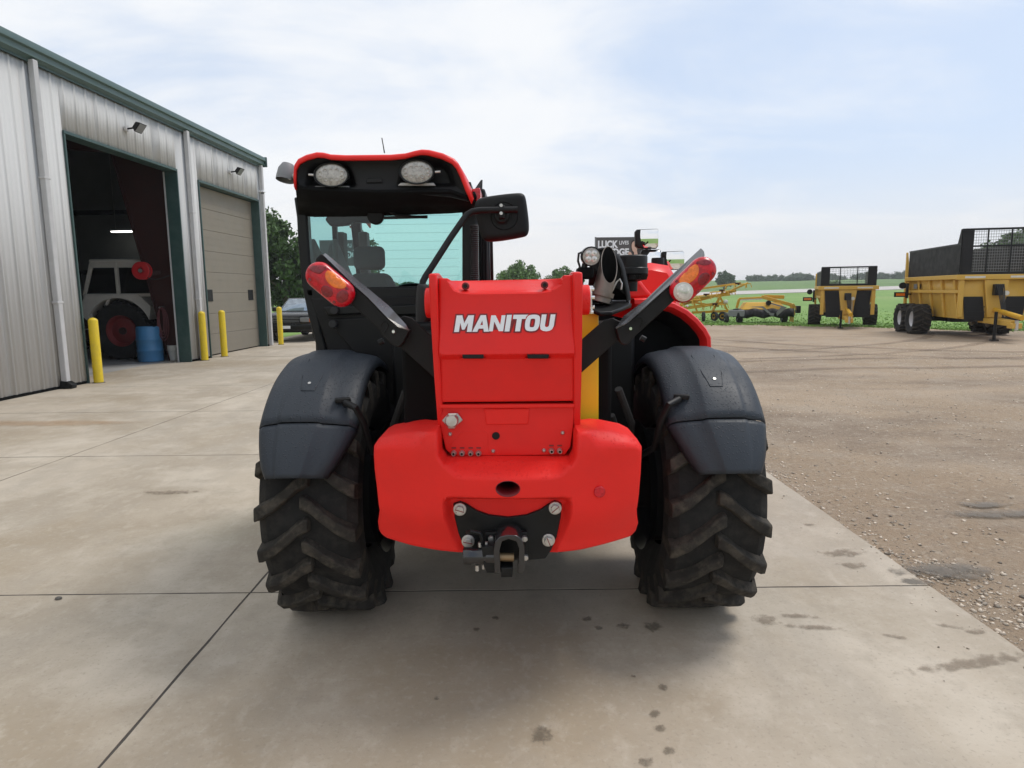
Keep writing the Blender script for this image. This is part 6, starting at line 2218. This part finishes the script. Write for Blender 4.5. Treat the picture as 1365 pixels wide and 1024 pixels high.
flat(chaikin([(840, 323), (845, 319), (851, 319), (856, 324), (858, 340), (857, 351), (850, 351), (846, 340), (842, 338)], 2), hair, 'printed_hair', .010)
flat(chaikin([(842, 324), (846, 321), (849, 324), (850, 331), (848, 336), (844, 336), (842, 331)], 2), skin, 'printed_face', .016)
flat([(845, 335), (849, 334), (852, 351), (846, 351)], skin, 'printed_neck', .0135)
flat(chaikin([(837, 337), (840, 335), (843, 340), (845, 351), (838, 351)], 1), skin, 'printed_hand', .0145)
flat([(850, 341), (856, 338), (864, 343), (866, 351), (850, 351)], M['reel'], 'printed_red_top', .0125)


# ================================================================== TREES
def crown_mesh(name, rx_, rz_, h0, n_cl, leaves, ls, m, seed):
    g = np.random.default_rng(seed)
    cl = []
    while len(cl) < n_cl:
        q = g.normal(0, 1, 3)
        q /= np.linalg.norm(q)
        q *= .35 + .65 * g.random() ** .5
        if q[2] < -.75:
            continue
        k = 1 - .25 * max(0, -q[2])
        cl.append((q[0] * rx_ * k * (1 + .12 * g.normal()), q[1] * rx_ * k, h0 + q[2] * rz_, g.uniform(.16, .34) * rx_))
    cl = np.array(cl)
    per = leaves // n_cl
    c = np.repeat(cl, per, 0)
    n = len(c)
    d = g.normal(0, 1, (n, 3))
    d /= np.linalg.norm(d, axis=1)[:, None]
    pos = c[:, :3] + d * (c[:, 3:4] * (.45 + .65 * g.random((n, 1))))
    pos[:, 2] -= .1 * c[:, 3]
    u = g.normal(0, 1, (n, 3))
    u /= np.linalg.norm(u, axis=1)[:, None]
    v = np.cross(u, g.normal(0, 1, (n, 3)))
    v /= np.linalg.norm(v, axis=1)[:, None]
    s = ls * g.uniform(.6, 1.3, (n, 1))
    V = np.stack([pos - u * s, pos + v * s * .62, pos + u * s, pos - v * s * .62], 1).reshape(-1, 3)
    me = bpy.data.meshes.new(name)
    me.from_pydata(V.tolist(), [], np.arange(n * 4).reshape(-1, 4).tolist())
    me.materials.append(m)
    return me, cl


def make_tree(label, loc, rx_, rz_, h0, n_cl, leaves, ls, m, seed, rz=0, group=None, trunk_r=.12):
    t = thing('tree', label, 'tree', loc, rz, group)
    me, cl = crown_mesh('crown', rx_, rz_, h0, n_cl, leaves, ls, m, seed)
    o = bpy.data.objects.new('crown', me)
    COL.objects.link(o)
    o.parent = t
    tr = MB()
    top = h0 + rz_ * .3
    tr.tube([(0, 0, -.1), (.05, .02, h0 * .3), (.0, .05, h0 * .7), (.08, 0, top)], [trunk_r * 1.3, trunk_r, trunk_r * .7, trunk_r * .25], 8)
    for q in cl[::max(1, len(cl) // 9)]:
        zb_ = min(h0 * .85, max(h0 * .25, q[2] - rx_ * .5))
        tr.tube([(.02, .02, zb_), ((q[0]) * .5, q[1] * .5, (zb_ + q[2]) * .5 + .1), (q[0], q[1], q[2])], [trunk_r * .55, trunk_r * .35, trunk_r * .12], 5)
    tr.build('trunk', M['bark'], t)
    return t


# tall trees past the workshop
g1 = 'trees past the end of the workshop'
a = make_tree('tall leafy tree standing just past the workshop corner', (-14.2, 42, 0), 2.6, 3.1, 3.6, 60, 15000, .16, M['leaf_dark'], 1, group=g1, trunk_r=.17)
for (x_, y_, rz_, sc_, lb) in ((-11.3, 44, 1.3, (1.0, 1.0, .97), 'dense dark tree behind the cab left of the rear window'),
                               (-8.4, 47, 3.6, (.8, .8, .36), 'low bushy tree seen through the left part of the cab glass'),
                               (-8.1, 60, .7, (.7, .7, .36), 'small round tree seen through the cab glass just left of the mirror arm')):
    dup(a, (x_, y_, 0), rz_, lb, sc_)
# round tree and its neighbour above the boom end
b_t = make_tree('round green tree showing above the boom cover beside the black mirror', (.85, 80, float(terrain_z(.85, 80))), 2.55, 2.0, 2.55, 50, 11000, .16, M['leaf'], 2, group='green trees behind the boom')
dup(b_t, (6.4, 82, float(terrain_z(6.4, 82))), 2.0, 'lower green tree behind the exhaust and round work lamp', (.95, .95, .86))
dup(b_t, (-8.5, 84, float(terrain_z(-8.5, 84))), 5.0, 'low green tree seen through the cab glass right of the mirror arm', (.8, .8, .6))
# lone tree on the horizon
make_tree('lone round tree on the horizon above the right tail lamp', (57.5, 180, float(terrain_z(57.5, 180)) - .8), 2.5, 2.1, 3.3, 40, 5000, .24, M['leaf_far'], 3, trunk_r=.2)
# tree behind the large spreader's guard
ct = make_tree('big tree seen through the mesh guard of the large spreader', (47.5, 62, 0), 3.4, 3.0, 3.4, 60, 12000, .2, M['leaf_dark'], 4, trunk_r=.2)
# far tree line on the rise
far = make_tree('small distant tree at the left end of the far tree line', (112, 305, float(terrain_z(112, 305)) - 1.0), 4.6, 1.9, 1.9, 36, 3200, .34, M['leaf_far'], 5, group='distant trees along the far field edge', trunk_r=.25)
fx_ = [118, 123, 127, 131, 136, 141, 146, 152, 158, 164, 171, 176, 181, 186, 192, 199]
for i, x_ in enumerate(fx_):
    y_ = 305 + 6 * math.sin(i * 2.1)
    s_ = .62 + .38 * abs(math.sin(i * 1.7 + .4))
    if i == 3:
        s_ = 1.1
    if i in (12, 13, 14):
        s_ *= 1.15
    dup(far, (x_, y_, float(terrain_z(x_, y_)) - .9), i * 1.1, 'small rounded tree in the distant tree line on the rising field', (s_ * 1.05, s_ * 1.05, s_))
hd_ = make_tree('low round bush at the field edge between mower and small spreader', (58.5, 122, float(terrain_z(58.5, 122)) - .1), 2.2, .95, .7, 30, 2600, .2, M['leaf'], 8, trunk_r=.1)

# ================================================================== AIR
hz_m = bpy.data.materials.new('thin_haze')
hz_m.use_nodes = True
hz_m.node_tree.nodes.clear()
ho = hz_m.node_tree.nodes.new('ShaderNodeOutputMaterial')
hv = hz_m.node_tree.nodes.new('ShaderNodeVolumePrincipled')
hv.inputs['Color'].default_value = (.93, .96, 1.0, 1)
hv.inputs['Density'].default_value = .0006
hz_m.node_tree.links.new(hv.outputs[0], ho.inputs['Volume'])
hb_ = MB().box((-2150, -120, -1.2), (2150, 2150, 16)).build('haze', hz_m, smooth=False)
hb_['kind'] = 'stuff'
